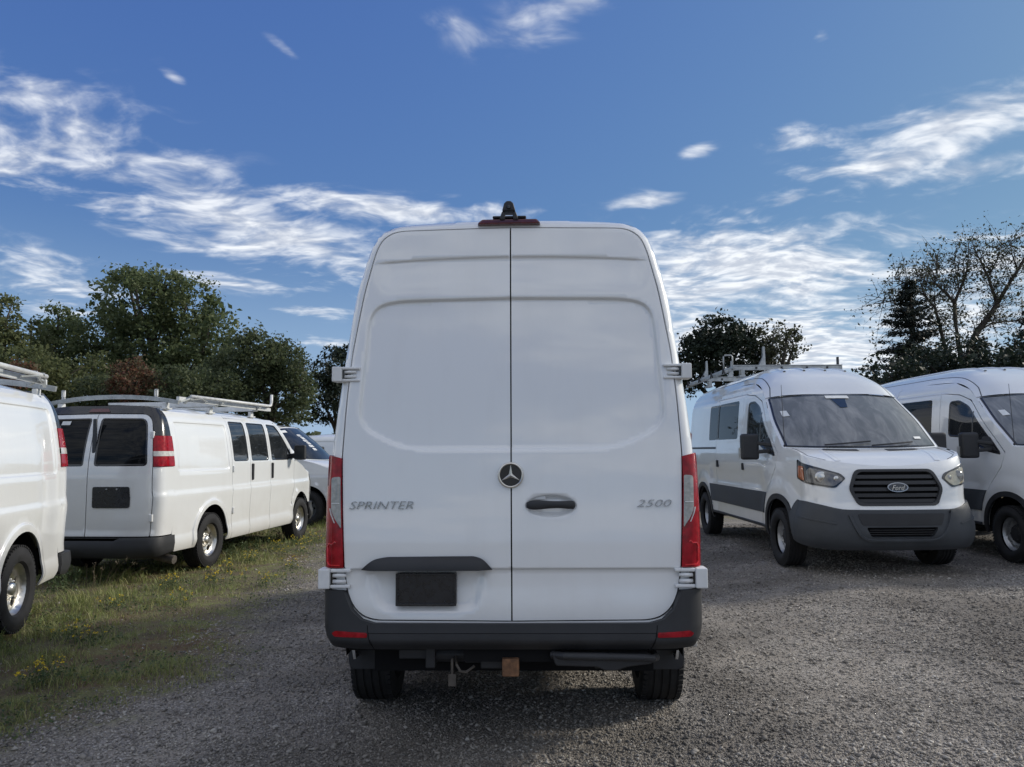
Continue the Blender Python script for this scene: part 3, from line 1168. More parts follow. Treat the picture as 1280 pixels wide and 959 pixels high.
    mb.prism([(-a, b) for a, b in pl], xb - .03, xb + .16, 0)
    bl = mb.build('brake_lamp', M_REDD, root, bevel=.008)
    mb = MB()
    V = []
    prof = [(-.062, 2.915), (-.046, 2.965), (-.034, 3.008), (-.020, 3.022), (.004, 3.022), (.018, 3.008), (.030, 2.965), (.048, 2.915)]
    innp = [(-.028, 2.921), (-.026, 2.945), (.012, 2.945), (.014, 2.921)]
    mb.prism([(-a, b) for a, b in prof[1:-1]] , xb - .045, xb + .05, 0)
    for q in ([prof[0], (-.030, 2.915), (-.028, 2.950), prof[1]], [(.016, 2.915), prof[-1], prof[-2], (.014, 2.950)]):
        mb.prism([(-a, b - .001) for a, b in q], xb - .043, xb + .05, 0)
    mb.box((xb + .03, .005, 2.933), (.13, .19, .012))
    pod = mb.build('camera_pod', M_BLACK, root, bevel=.006)
    mb = MB()
    mb.lathe([(.001, -.056), (.010, -.055), (.013, -.044)], 14, 'x', (xb, .008, 2.985))
    mb.build('camera_lens', M_TRIMB, pod)
    # --- bumper
    zb = pchip([.55, .615, .66, .75, .95], [-1.085, -1.145, -1.185, -1.175, -1.155])
    Bb = Van(lambda z: np.interp(z, [.40, .55, .62, .66, .72, .95], [.90, .925, .950, .972, .984, .990]))
    Bb.set_end('rear', -.90, zb, 7.0, .98, .27)
    Ls = Bb.rear_L
    top = [(.70, .748), (.765, .765), (.818, .811), (.852, .885), (.862, .905)]
    lp = [(0, .746)] + top + [(Ls - .02, .905), (Ls - .02, .62), (.80, .612), (0, .612)]
    lp = np.array(lp + [(-a, b) for a, b in lp[::-1][1:-1]])
    bmp = patch('bumper', [lp], Bb.rear, M_BLACK, root, .04, depth=.05, ctr=C)
    for sg in (-1, 1):
        patch('bumper_side', [np.array([(-.90, .905), (-.66, .915), (-.53, .78), (-.47, .60), (-.90, .60)])], Bb.S, M_BLACK, bmp, .05, depth=.04, sgn=sg, ctr=C)
    mb = MB()
    for sg in (-1, 1):
        strip(mb, [(sg * .730, .738), (sg * .727, .612)], Bb.rear, .006, .0015, ctr=C, step=.02)
    strip(mb, [(-.727, .700), (.727, .700)], Bb.rear, .004, .0012, ctr=C, step=.05)
    mb.build('joint', M_BLACKGAP, bmp)
    mb = MB()
    for (a, b) in ((-.012, .03), (.06, .012), (.10, .02), (.13, .03)):
        strip(mb, [(a, .7375), (a + b * .4, .7375)], Bb.rear, .006, .001, ctr=C, step=.02)
    for sg in (-1, 1):
        rf = rp([(.735, .679), (.735, .703), (.90, .708), (.925, .694), (.91, .679)], .006, 2) * np.array([sg, 1])
        patch('reflector', [rf], Bb.rear, M_RED, bmp, .03, off=.006, depth=.01, ctr=C)
    # --- sides, roof
    bot, sh = .42, 2.70
    for sg in (1, -1):
        x1 = 2.62
        pts = [(float(xr(z)) + RR, z) for z in np.linspace(sh, .93, 14)] + [(-.66, .92), (-.60, bot)]
        loop = pts + arch_cut(-.60, 2.55, 0, .37, AR, bot)[1:] + [(x1, bot)] + [(x1, sh)]
        nm = patch('side_panel', [np.array(loop)], B.S, M_WHITE, root, .10, depth=.015, sgn=sg, ctr=(1.5, 0, 1.3))
        mb = MB()
        strip(mb, [(.25, .95), (2.5, .95)], B.S, .10, .016, sgn=sg)
        strip(mb, [(.75, bot + .06), (.75, 2.35)], B.S, .006, .002, sgn=sg)
        strip(mb, [(2.0, bot + .06), (2.0, 2.35)], B.S, .006, .002, sgn=sg)
        mb.build('rubbing_strip', M_BLACK, nm)
        door = rp([(x1 + .008, bot), (3.22, bot), (3.24, .84), (3.50, 1.06), (3.55, 1.30), (3.45, 1.50), (3.00, 2.22), (2.90, 2.30), (x1 + .008, 2.30)], [0, .02, .05, .05, .05, .05, .08, .05, .05], 4)
        win = rp([(x1 + .10, 1.30), (3.40, 1.24), (3.42, 1.40), (2.94, 2.15), (2.86, 2.20), (x1 + .10, 2.20)], [.05, .04, .05, .06, .05, .05], 4)
        dd = patch('front_door', [door, win], B.S, M_WHITE, root, .07, depth=.015, sgn=sg)
        patch('window', [win], B.S, M_TINT, dd, .1, off=-.008, depth=0, sgn=sg)
        mb = MB()
        hx_ = x1 + .14
        yy = float(B.yside(np.array(hx_), np.array(1.16)))
        mb.box((hx_, sg * (yy + .02), 1.16), (.20, .03, .045))
        mb.build('door_handle', M_BLACK, dd, bevel=.01)
        mb = MB()
        yy = float(B.yside(np.array(3.3), np.array(1.3)))
        mb.box((3.36, sg * (yy + .20), 1.52), (.10, .22, .36))
        mb.box((3.36, sg * (yy + .20), 1.27), (.10, .20, .14))
        mb.bar((3.42, sg * (yy - .02), 1.30), (3.36, sg * (yy + .12), 1.38), .08, .06)
        mb.build('mirror', M_BLACK, root, bevel=.03, segs=3)
        fender = np.array([(3.228, bot), (3.23, .84)] + [(3.25, .845), (3.515, 1.055), (3.565, 1.30), (3.47, 1.50), (3.80, 1.33), (4.28, 1.18), (4.28, bot)] + [(WB + AR * math.cos(a), .37 + AR * math.sin(a)) for a in np.linspace(.115, math.pi - .115, 20)])
        patch('fender', [fender], B.S, M_WHITE, root, .07, depth=.015, sgn=sg, ctr=(2, 0, .8))
        up = np.array([(x1 + .008, 2.308), (2.90, 2.308), (3.01, 2.225), (3.46, 1.51), (3.52, 1.47), (3.10, 2.20), (2.85, 2.55), (2.62, sh), (x1 - .0, sh)])
        patch('pillar', [up], B.S, M_WHITE, root, .07, depth=.01, sgn=sg)
        patch('inner_shell', [np.array([(-.85, .5), (-.5, .5)] + arch_cut(-.5, 4.2, 0, .37, AR + .02, .5)[1:] + [(3.9, 1.2), (3.45, 1.48), (2.7, 2.6), (-.6, 2.6)])], B.S, M_BLACKGAP, root, .2, off=-.03, depth=0, sgn=sg)
        for xc in (0, WB):
            wheel_well(root, xc, .37, AR, .93, .55, sg, .30)
            make_wheel(root, (xc, sg * (.895 if xc == 0 else .86), .370), sg, .345, .255, 'steel')
    edge = curve2([(-.93 + .095, 2.70), (.0, 2.70), (1.5, 2.70), (2.62, 2.70), (2.85, 2.55)])
    cen = curve2([(-.88 + .085, 2.942), (.0, 2.946), (1.5, 2.94), (2.55, 2.87), (2.98, 2.62)])

    def q0(r, q):
        xe, ze = edge(q)
        xc, zc = cen(q)
        w = (roofz(r) - 2.70) / .242
        return np.stack([xe + (xc - xe) * w, B.yside(xe, ze) * r, ze + (zc - ze) * w - .002], -1)
    grid_obj('roof', q0, -1, 1, 0, 4, 121, 30, M_WHITE, root, ctr=(1, 0, 1))
    # the tail rim that closes roof and rear face
    e2 = curve2([(2.85, 2.55), (3.10, 2.20), (3.52, 1.47)])
    c2 = curve2([(2.98, 2.62), (3.28, 2.25), (3.86, 1.42)])
    grid_obj('windshield', B.sheet(e2, c2, 2.2), -1, 1, 0, 2, 31, 18, M_WSHIELD, root)
    B.set_end('front', 4.28, pchip([.3, .6, .9, 1.2, 1.35], [4.72, 4.82, 4.82, 4.72, 4.60]), 2.6, .95, .5)
    Lf = B.front_L
    zt = lambda s_: 1.30 - .12 * (np.abs(s_) / Lf) ** 2

    def hood(r, q):
        r, q = np.asarray(r, float), np.asarray(q, float)
        A = B.sheet(e2, c2, 2.2)(r, np.full_like(r, 2.0))
        Fp = B.front(r * Lf, zt(r * Lf))
        w = q[:, None]
        P_ = A * (1 - w) + Fp * w
        P_[:, 2] += .10 * q * (1 - q) * (1 - r ** 2)
        xe, ze = 3.52 + (4.28 - 3.52) * q, 1.47 + (1.18 - 1.47) * q
        P_[:, 1] *= B.yside(xe, ze) / (B.yside(np.full_like(q, 3.52), np.full_like(q, 1.47)) * (1 - q) + B.yside(np.full_like(q, 4.28), np.full_like(q, 1.18)) * q)
        return P_
    grid_obj('hood', hood, -1, 1, 0, 1, 31, 16, M_WHITE, root)
    up = [(-Lf, 1.18)] + [(s_, float(zt(s_))) for s_ in np.linspace(-Lf, Lf, 21)[1:-1]] + [(Lf, 1.18)]
    patch('front_bumper', [np.array(up + [(Lf, .42), (.6, .30), (-.6, .30), (-Lf, .42)])], B.front, M_WHITE, root, .07, depth=.02)
    patch('grille', [rp([(-.50, 1.12), (.50, 1.12), (.42, .82), (-.42, .82)], .06)], B.front, M_BLACK, root, .08, off=.012, depth=.02)
    for sg in (-1, 1):
        patch('headlight', [rp([(sg * .60, 1.13), (sg * 1.0, 1.17), (sg * 1.02, .95), (sg * .62, .88)], .05)], B.front, M_HLAMP, root, .06, off=.010, depth=.02)
    # --- underside, hitch, step, flaps
    mb = MB()
    mb.box((1.7, 0, .52), (5.2, 1.50, .16))
    mb.box((-.60, 0, .62), (.86, 1.72, .08))
    mb.box((1.7, 0, .58), (5.6, .50, .08))
    mb.tube([(0, -.75, .345), (0, .75, .345)], .05, 10)
    mb.lathe([(.001, -.13), (.08, -.12), (.13, 0), (.08, .12), (.001, .13)], 14, 'y', (0, 0, .345))
    for sg in (-1, 1):
        mb.box((.0, sg * .52, .44), (1.2, .07, .05))
    mb.build('underbody', M_UNDER, root)
    ht = MB()
    ht.tube([(-0.960, .43, .545), (-0.960, -.52, .545)], .042, 10)
    ht.box((-0.980, .20, .56), (.10, .10, .09))
    ht.box((-0.960, .43, .555), (.16, .05, .13))
    ht.box((-0.960, -.44, .555), (.16, .03, .13))
    ht.box((-0.960, .52, .56), (.10, .16, .06))
    ht.box((-1.040, .105, .535), (.05, .12, .08))
    hb = ht.build('hitch_bar', M_BLACK, root, bevel=.006)
    mb = MB()
    mb.box((-1.085, .008, .518), (.10, .086, .088))
    mb.build('receiver', M_RUST, hb, bevel=.006)
    mb = MB()
    mb.tube([(-1.030, .20, .50), (-1.050, .24, .475), (-1.060, .27, .48), (-1.050, .29, .51), (-1.000, .30, .54)], .007, 6)
    mb.box((-1.040, .315, .432), (.012, .04, .062))
    mb.tube([(-1.040, .315, .46), (-1.040, .315, .54)], .008, 6)
    mb.build('wiring_loom', M_RUSTD, hb)
    mb = MB()
    stp = rp([(-.20, .598), (-.70, .585), (-.725, .565), (-.70, .545), (-.58, .530), (-.53, .512), (-.47, .512), (-.43, .530), (-.22, .535)], .012, 2)
    mb.prism(stp, -1.16, -1.00, 0)
    mb.tube([(-1.13, -.20, .585), (-1.165, -.26, .586), (-1.165, -.66, .578), (-1.15, -.71, .570), (-1.10, -.735, .562), (-1.02, -.735, .560)], .020, 10)
    st = mb.build('step', M_BLACK, root, bevel=.012)
    mb = MB()
    for k in range(12):
        mb.box((-1.080, -.24 - k * .038, .596 - k * .0011), (.13, .016, .008))
    mb.build('tread', M_BLACK, st)
    for sg in (-1, 1):
        mb = MB()
        mb.prism(rp([(sg * .775, .74), (sg * .985, .74), (sg * .995, .37), (sg * .975, .33), (sg * .80, .33), (sg * .775, .37)], .02, 2), -.475, -.455, 0)
        mb.build('mud_flap', M_BLACK, root, bevel=.003)
    return root


build_high_roof_van()


def join_hood(B, e2, c2, nw, xf, zf, zt, Lf, bulge=.10):
    """bonnet spanned between the foot of the windshield and the top of the front"""
    qe = 1.0
    xb, zb = [float(a) for a in e2(np.array(e2.last))]

    def hood(r, q):
        r, q = np.asarray(r, float), np.asarray(q, float)
        A = B.sheet(e2, c2, nw)(r, np.full_like(r, e2.last))
        Fp = B.front(r * Lf, zt(r * Lf))
        w = q[:, None]
        P_ = A * (1 - w) + Fp * w
        P_[:, 2] += bulge * 4 * q * (1 - q) * (1 - r ** 2) * .5
        xe, ze = xb + (xf - xb) * q, zb + (zf - zb) * q
        ya = B.yside(np.full_like(q, xb), np.full_like(q, zb))
        yb = B.yside(np.full_like(q, xf), np.full_like(q, zf))
        P_[:, 1] *= B.yside(xe, ze) / (ya * (1 - q) + yb * q)
        return P_
    return hood


class Path2:
    def __init__(s, pts):
        s.f = curve2(pts)
        s.last = len(pts) - 1

    def __call__(s, q):
        return s.f(q)


# ------------------------------------------------------------------ the older low-roof vans on the left
def build_low_van(label, wheel_style, windows=True, note=None, white=None):
    white = white or M_WHITE_B
    root = thing('low_roof_van', label, 'van', (0, 0, 0), 0, 'white vans parked in the gravel lot')
    WB, AR, ZC, RAD = 3.43, .455, .43, .385
    Wt = pchip([.30, .36, .44, .52, .57, .62, .9, 1.055, 1.075, 1.13, 1.45, 1.7, 1.95, 2.10, 2.17],
               [.955, .985, 1.0, .992, .984, .984, .996, 1.006, 1.004, .990, .982, .950, .900, .842, .785])

    def relief(x, z):
        k = 0
        for xc in (0, WB):
            r = np.hypot(x - xc, z - ZC)
            k = k + .026 * sstep(r, .540, .515) * (z < 1.05) * sstep(z, .30, .45)
        pn = np.minimum(np.minimum(x + .86, .54 - x), np.minimum(z - 1.37, 2.03 - z))
        k = k - .014 * sstep(pn, 0, .016)
        return k
    B = Van(Wt, relief, lambda x, z: (1 - .085 * sstep(x, 2.8, 4.2) ** 1.2) * (1 - .03 * sstep(x, -.3, -1.0)))
    xe = -.98
    B.set_end('rear', xe, pchip([.3, 1.30, 1.45, 1.9, 2.17, 2.3], [-1.335, -1.335, -1.325, -1.235, -1.125, -1.06]), 5.0, .98, .33,
              lambda a, z: .012 * sstep(z, .64, .60))
    L = B.rear_L
    C = (1.4, 0, 1.1)
    zt_r = lambda s_: 2.165 + .075 * (1 - (np.abs(s_) / L) ** 4)
    # rear doors, right one with the plate recess
    for sg in (1, -1):
        dp = rp([(sg * .006, .575), (sg * .862, .575), (sg * .862, 2.115), (sg * .006, 2.125)], [0, .02, .13, 0], 6)
        wn = rp([(sg * .085, 1.465), (sg * .785, 1.465), (sg * .785, 2.055), (sg * .085, 2.065)], [.03, .04, .09, .04], 5)
        d = patch('rear_door', [dp, wn], B.rear, white, root, .06, depth=.02, ctr=C,
                  label='rear door with the black blank plate holder' if sg < 0 else 'rear door without a plate')
        patch('window', [wn], B.rear, M_TINT, d, .1, off=-.006, depth=0, ctr=C)
        mb = MB()
        strip(mb, [tuple(p) for p in np.vstack([wn, wn[:1]])], B.rear, .030, .004, ctr=C, step=.03)
        mb.build('gasket', M_TRIMB, d)
        if sg < 0:
            ph = rp([(-.085, .93), (-.585, .93), (-.585, 1.195), (-.085, 1.195)], .03, 4)
            o = patch('plate_holder', [ph], B.rear, M_PLATE, d, .06, off=.012, depth=.02, ctr=C)
            mb = MB()
            for a in (-.28, -.42):
                p = B.rear(np.array([a]), np.array([1.165]))[0]
                mb.lathe([(.001, -.020), (.010, -.019), (.012, -.01)], 8, 'x', p)
            mb.build('screw', M_STEEL, o)
            mb = MB()
            p = B.rear(np.array([-.05]), np.array([1.75]))[0]
            mb.box(p + np.array([-.012, 0, 0]), (.03, .05, .62))
            mb.build('door_handle', M_GREYP, d, bevel=.01)
        for zz in (.80, 1.85):
            mb = MB()
            p = B.rear(np.array([sg * .862]), np.array([zz]))[0]
            mb.box(p + np.array([-.006, 0, 0]), (.03, .05, .09))
            mb.build('hinge', white, d, bevel=.006)
        trim = np.array([(sg * .0, 2.135), (sg * .74, 2.128), (sg * .845, 2.09), (sg * .872, 1.99), (sg * .872, 1.84), (sg * L, 1.84), (sg * L, 2.165)]
                        + [(sg * a, float(zt_r(a))) for a in np.linspace(L, 0, 9)[1:]])
        patch('rear_trim', [trim], B.rear, M_TRIMB, root, .06, depth=.02, ctr=C)
        cp = np.array([(sg * .870, .575), (sg * L, .575), (sg * L, 1.44), (sg * .870, 1.44)])
        patch('corner_panel', [cp], B.rear, white, root, .05, depth=.012, ctr=C)
        for (z0, z1, mt, nm) in ((1.445, 1.575, M_RED, 'tail_light'), (1.575, 1.638, M_LENSW, None), (1.638, 1.835, M_RED, None)):
            pl = rp([(sg * .872, z0), (sg * (L + .008), z0), (sg * (L + .004), z1), (sg * .872, z1)], .006, 2)
            if nm:
                tl = patch(nm, [pl], B.rear, mt, root, .04, off=.012, depth=.03, ctr=C)
            else:
                patch('lens', [pl], B.rear, mt, tl, .04, off=.012 if mt is M_RED else .014, depth=.03, ctr=C)
    patch('brake_lamp', [rp([(-.19, 2.150), (.19, 2.150), (.15, 2.195), (-.15, 2.195)], .01)], B.rear, M_REDD, root, .05, off=.012, depth=.02, ctr=C)
    Bb = Van(lambda z: np.interp(z, [.28, .36, .46, .57], [.93, .985, 1.0, .992]))
    Bb.set_end('rear', -.98, pchip([.28, .34, .42, .52, .57], [-1.36, -1.42, -1.445, -1.435, -1.41]), 6.0, .99, .42)
    Lb = Bb.rear_L
    bm = np.array([(-Lb, .565), (-.52, .565), (-.44, .53), (.44, .53), (.52, .565), (Lb, .565), (Lb, .36), (.9, .31), (-.9, .31), (-Lb, .36)])
    bo = patch('rear_bumper', [bm], Bb.rear, M_BLACK, root, .06, depth=.08, ctr=C)
    grid_obj('bumper_top', lambda r, q: Bb.rear(r * Lb, np.full_like(r, .562)) * (1 - q[:, None]) + B.rear(r * L * .99, np.full_like(r, .562)) * q[:, None], -1, 1, 0, 1, 41, 3, M_BLACK, bo, ctr=(0, 0, 0))
    mb = MB()
    mb.tube([(-.55, -.40, .36), (-.85, -.55, .33), (-1.0, -.78, .285), (-1.02, -1.02, .25)], [.04, .045, .05, .055], 12)
    mb.build('exhaust_pipe', M_RUSTD, root, auto=50)
    # sides
    sb, sh = .34, 2.17
    for sg in (-1, 1):
        xq = .62 if sg < 0 else 2.014
        q = [(xe, sh), (xe, .40), (-.92, sb)] + arch_cut(-.92, xq, 0, ZC, AR, sb)[1:] + [(xq, sh)]
        rect = lambda k_: np.array([(-.86 + k_, 1.37 + k_), (.54 - k_, 1.37 + k_), (.54 - k_, 2.03 - k_), (-.86 + k_, 2.03 - k_), (-.86 + k_, 1.37 + k_)])
        arc = lambda r_: np.array([(r_ * math.cos(t_), ZC + r_ * math.sin(t_)) for t_ in np.linspace(-.1, math.pi + .1, 40)])
        lns = [rect(0), rect(.008), rect(.016)] + [np.array([(-.9, z_), (2.0, z_)]) for z_ in (1.055, 1.075, 1.10, .57)] + [arc(.515), arc(.5275), arc(.54)]
        patch('side_panel', [np.array(q)], B.S, white, root, .055, depth=.014, sgn=sg, ctr=C, lines=lns)
        rail = np.array([(xq + .008, 2.143), (2.44, 2.125), (2.52, 2.14), (2.42, sh), (xq + .008, sh)])
        patch('roof_rail', [rail], B.S, white, root, .06, depth=.012, sgn=sg, ctr=C)
        if sg < 0:
            for (a, b) in ((.628, 1.244), (1.252, 2.014)):
                dp = np.array([(a, sb), (b, sb), (b, 2.135), (a, 2.135)])
                wn = rp([(a + .060, 1.49), (b - .065, 1.49), (b - .065, 2.085), (a + .060, 2.085)], .045, 4)
                dd = patch('cargo_door', [dp, wn] if windows else [dp], B.S, white, root, .06, depth=.014, sgn=sg, ctr=C)
                if windows:
                    patch('window', [wn], B.S, M_CGLASS, dd, .1, off=-.006, depth=0, sgn=sg, ctr=C)
                    mb = MB()
                    strip(mb, [tuple(p) for p in np.vstack([wn, wn[:1]])], B.S, .022, .003, sgn=sg, step=.03)
                    mb.build('gasket', M_TRIMB, dd)
                hx = a + .03 if a < 1 else a + .07
                for zz in (.75, 1.37):
                    mb = MB()
                    y = float(B.yside(np.array(hx), np.array(zz)))
                    if a < 1:
                        mb.box((hx, sg * (y + .008), zz), (.05, .03, .09))
                        mb.build('hinge', white, dd, bevel=.006)
                    elif zz > 1:
                        mb.box((hx, sg * (y + .012), zz - .06), (.045, .035, .26))
                        mb.build('door_handle', M_BLACK, dd, bevel=.012)
        dp = [(2.022, sb), (2.955, sb), (2.955, .60), (2.98, .80), (3.06, .98), (3.10, 1.47)] + [(2.56, 2.02), (2.44, 2.115), (2.36, 2.135), (2.022, 2.135)]
        dp = rp(dp, [0, 0, .03, .05, .05, .02, .03, .04, .03, 0], 3)
        wn = rp([(2.09, 1.49), (3.00, 1.49), (3.02, 1.51), (2.52, 1.995), (2.43, 2.075), (2.09, 2.085)], [.04, .02, .02, .04, .05, .04], 4)
        dd = patch('front_door', [dp, wn], B.S, white, root, .06, depth=.014, sgn=sg, ctr=C)
        patch('window', [wn], B.S, M_CGLASS, dd, .1, off=-.006, depth=0, sgn=sg, ctr=C)
        mb = MB()
        strip(mb, [tuple(p) for p in np.vstack([wn, wn[:1]])], B.S, .026, .003, sgn=sg, step=.03)
        strip(mb, [(2.80, 1.50), (2.74, 1.76)], B.S, .025, .003, sgn=sg)
        mb.build('gasket', M_TRIMB, dd)
        mb = MB()
        y = float(B.yside(np.array(2.1), np.array(1.3)))
        mb.box((2.09, sg * (y + .012), 1.31), (.045, .035, .26))
        mb.build('door_handle', M_BLACK, dd, bevel=.012)
        mb = MB()
        y = float(B.yside(np.array(2.9), np.array(1.5)))
        mb.box((2.94, sg * (y + .17), 1.61), (.10, .21, .27))
        mb.bar((2.98, sg * (y - .03), 1.54), (2.95, sg * (y + .12), 1.56), .09, .09)
        mi = mb.build('mirror', M_BLACK, root, bevel=.03, segs=3)
        mb = MB()
        mb.box((2.888, sg * (y + .17), 1.61), (.006, .18, .23))
        mb.build('mirror_glass', M_SGLASS, mi)
        fd = [(2.963, sb), (2.963, .59), (2.99, .79), (3.068, .97), (3.108, 1.46), (3.26, 1.455), (3.62, 1.36), (3.95, 1.235), (3.95, .36), (3.92, .36)]
        fd += [(WB + AR * math.cos(a), ZC + AR * math.sin(a)) for a in np.linspace(-.12, math.pi + .15, 22)]
        patch('fender', [np.array(fd)], B.S, white, root, .055, depth=.02, sgn=sg, ctr=(2, 0, 1))
        pil = np.array([(2.448, 2.12), (2.568, 2.025), (3.112, 1.468), (3.26, 1.462), (2.52, 2.14)])
        patch('pillar', [pil], B.S, white, root, .05, depth=.012, sgn=sg, ctr=C)
        patch('inner_shell', [np.array([(-.97, .6), (-.9, .36)] + arch_cut(-.9, 2.7, 0, ZC, AR + .03, .36)[1:] + [(2.8, .7), (3.0, 1.4), (2.5, 2.02), (2.3, 2.1), (-.97, 2.12)])], B.S, M_BLACKGAP, root, .2, off=-.028, depth=0, sgn=sg, ctr=C)
        for xc in (0, WB):
            wheel_well(root, xc, ZC, AR, .975, .55, sg, .28)
            make_wheel(root, (xc, sg * .875, RAD), sg, RAD, .235, wheel_style)
    # roof
    edge = Path2([(xe, 2.17), (.0, 2.17), (1.4, 2.17), (2.1, 2.165), (2.52, 2.14)])
    cen = Path2([(-1.10, 2.245), (.0, 2.285), (1.4, 2.285), (2.1, 2.265), (2.64, 2.20)])
    Rf = B.sheet(edge, cen, 3.2)
    grid_obj('roof', Rf, -1, 1, 0, 4, 41, 33, white, root, ctr=(1, 0, 1))
    e2 = Path2([(2.52, 2.14), (2.90, 1.80), (3.26, 1.462)])
    c2 = Path2([(2.64, 2.20), (3.13, 1.83), (3.56, 1.42)])
    WS = B.sheet(e2, c2, 2.4)
    ws = grid_obj('windshield', WS, -.95, .95, 0.08, 1.96, 31, 18, M_SGLASS, root, ctr=(2, 0, 1), off=.002)
    grid_obj('windshield_frame', WS, -1, 1, 0, 2, 31, 18, white, root, ctr=(2, 0, 1), off=-.004)
    B.set_end('front', 3.95, pchip([.3, .6, .9, 1.1, 1.22, 1.3], [4.28, 4.36, 4.34, 4.28, 4.20, 4.10]), 3.2, .92, .4)
    Lf = B.front_L
    zt = lambda s_: 1.27 - .04 * (np.abs(s_) / Lf) ** 2
    H = join_hood(B, e2, c2, 2.4, 3.95, 1.235, zt, Lf)
    grid_obj('hood', H, -1, 1, 0, 1, 31, 16, white, root, ctr=(2, 0, .8))
    fp = [(s_, float(zt(s_))) for s_ in np.linspace(-Lf, Lf, 21)]
    patch('front_panel', [np.array(fp + [(Lf, .66), (-Lf, .66)])], B.front, white, root, .07, depth=.02, ctr=C)
    patch('front_bumper', [np.array([(-Lf, .655), (Lf, .655), (Lf, .36), (.7, .32), (-.7, .32), (-Lf, .36)])], B.front, M_BLACK, root, .07, off=.05, depth=.08, ctr=C)
    patch('grille', [rp([(-.60, 1.20), (.60, 1.20), (.60, .80), (-.60, .80)], .03)], B.front, M_TRIMB, root, .07, off=.012, depth=.03, ctr=C)
    for sg in (-1, 1):
        patch('headlight', [rp([(sg * .64, 1.20), (sg * 1.04, 1.19), (sg * 1.04, .80), (sg * .64, .80)], .03)], B.front, M_HLAMP, root, .06, off=.012, depth=.03, ctr=C)
    mb = MB()
    mb.box((1.5, 0, .50), (5.2, 1.5, .22))
    mb.tube([(0, -.8, RAD), (0, .8, RAD)], .05, 10)
    mb.lathe([(.001, -.15), (.09, -.13), (.15, 0), (.09, .13), (.001, .15)], 14, 'y', (0, 0, RAD))
    mb.box((1.7, .1, .36), (3.6, .5, .12))
    for sg in (-1, 1):
        mb.box((1.4, sg * .55, .40), (5.0, .09, .12))
    mb.build('underbody', M_UNDER, root)
    root['_B'] = 0
    del root['_B']
    return root, B, WS


def stop_post(mb, p, h=.13, w=.05):
    """upright end stop with a slot"""
    x, y, z = p
    mb.box((x, y - .016, z + h / 2), (w * .5, .012, h))
    mb.box((x, y + .016, z + h / 2), (w * .5, .012, h))
    mb.box((x, y, z + h - .008), (w * .5, .044, .016))
    mb.box((x, y, z + .02), (w * .5, .044, .04))


def low_rack(root, drop_side=-1, dz=0.0):
    """white ladder rack: bowed rear bar, two boxed bars and a clamp-down rail along one side"""
    rk = link(bpy.data.objects.new('ladder_rack', None), root)
    for x in (-.85, .35, 1.75):
        for sg in (-1, 1):
            mb = MB()
            mb.box((x, sg * .74, 2.235), (.10, .05, .10))
            mb.box((x, sg * .75, 2.205), (.18, .07, .02))
            mb.build('foot', M_ALU, rk, bevel=.006)
    mb = MB()
    pts = [(-.85, y, 2.285 + .085 * (1 - (abs(y) / .92) ** 2.2)) for y in np.linspace(-.92, .92, 15)]
    for a, b in zip(pts[:-1], pts[1:]):
        mb.bar(a, b, .045, .055)
    mb.build('crossbar', M_RACKG, rk, bevel=.004)
    for x in (.35, 1.75):
        mb = MB()
        mb.box((x, 0, 2.335), (.05, 1.70, .075))
        mb.build('crossbar', M_ALU, rk, bevel=.006)
    for x, y in ((-.85, .72), (-.85, -.60), (1.75, .74)):
        mb = MB()
        stop_post(mb, (x, y, 2.30 + (.04 if x < 0 else .04)))
        mb.build('end_stop', M_ALU, rk)
    s_ = drop_side
    mb = MB()
    mb.tube([(-.55, s_ * .93, 2.385), (2.05, s_ * .93, 2.40), (2.11, s_ * .93, 2.415), (2.14, s_ * .93, 2.47), (2.14, s_ * .93, 2.60)], .024, 10)
    mb.build('clamp_rail', M_ALU, rk, smooth=True)
    mb = MB()
    mb.bar((-.75, s_ * .85, 2.345), (2.25, s_ * .85, 2.345), .045, .055)
    mb.build('side_rail', M_ALU, rk, bevel=.004)
    for x in (-.5, .4, 1.7):
        mb = MB()
        mb.bar((x, s_ * .80, 2.30), (x, s_ * .93, 2.385), .05, .03)
        mb.box((x, s_ * .90, 2.36), (.07, .05, .05))
        mb.build('clamp_arm', M_RACKG, rk, bevel=.004)
    mb = MB()
    mb.tube([(-.60, s_ * .88, 2.33), (-.30, s_ * .95, 2.37), (-.05, s_ * .90, 2.34)], .012, 8)
    mb.bar((-.72, s_ * .86, 2.30), (-.42, s_ * .95, 2.40), .03, .02)
    mb.build('linkage', M_RACKG, rk)
    return rk


def place(root, x, y, z, yaw):
    root.location = (x, y, z)
    root.rotation_euler = (0, 0, R(90 - yaw))


# second van from the left, tail towards the camera
van_b, Bv, _ = build_low_van('white cargo van with black rear bumper, ladder rack and windowed side doors, on grass', 'chrome')
low_rack(van_b)
patch('sticker', [rp([(.40, 1.985), (.54, 1.985), (.54, 2.035), (.40, 2.035)], .004, 1)], Bv.rear, M_STICK, van_b, .05, off=.003, depth=.002, ctr=(1.4, 0, 1.1))
place(van_b, -5.27, 11.15, 0.0, 5.6)

# van at the left edge, windowless flank towards the camera lane
van_a, _, _ = build_low_van('white cargo van cut by the left frame edge, windowless flank and big chrome wheel', 'chrome', windows=False)
rack_a = low_rack(van_a, drop_side=1)
rack_a.location.z = -.055
place(van_a, -5.36, 6.76, 0.04, 168.5)

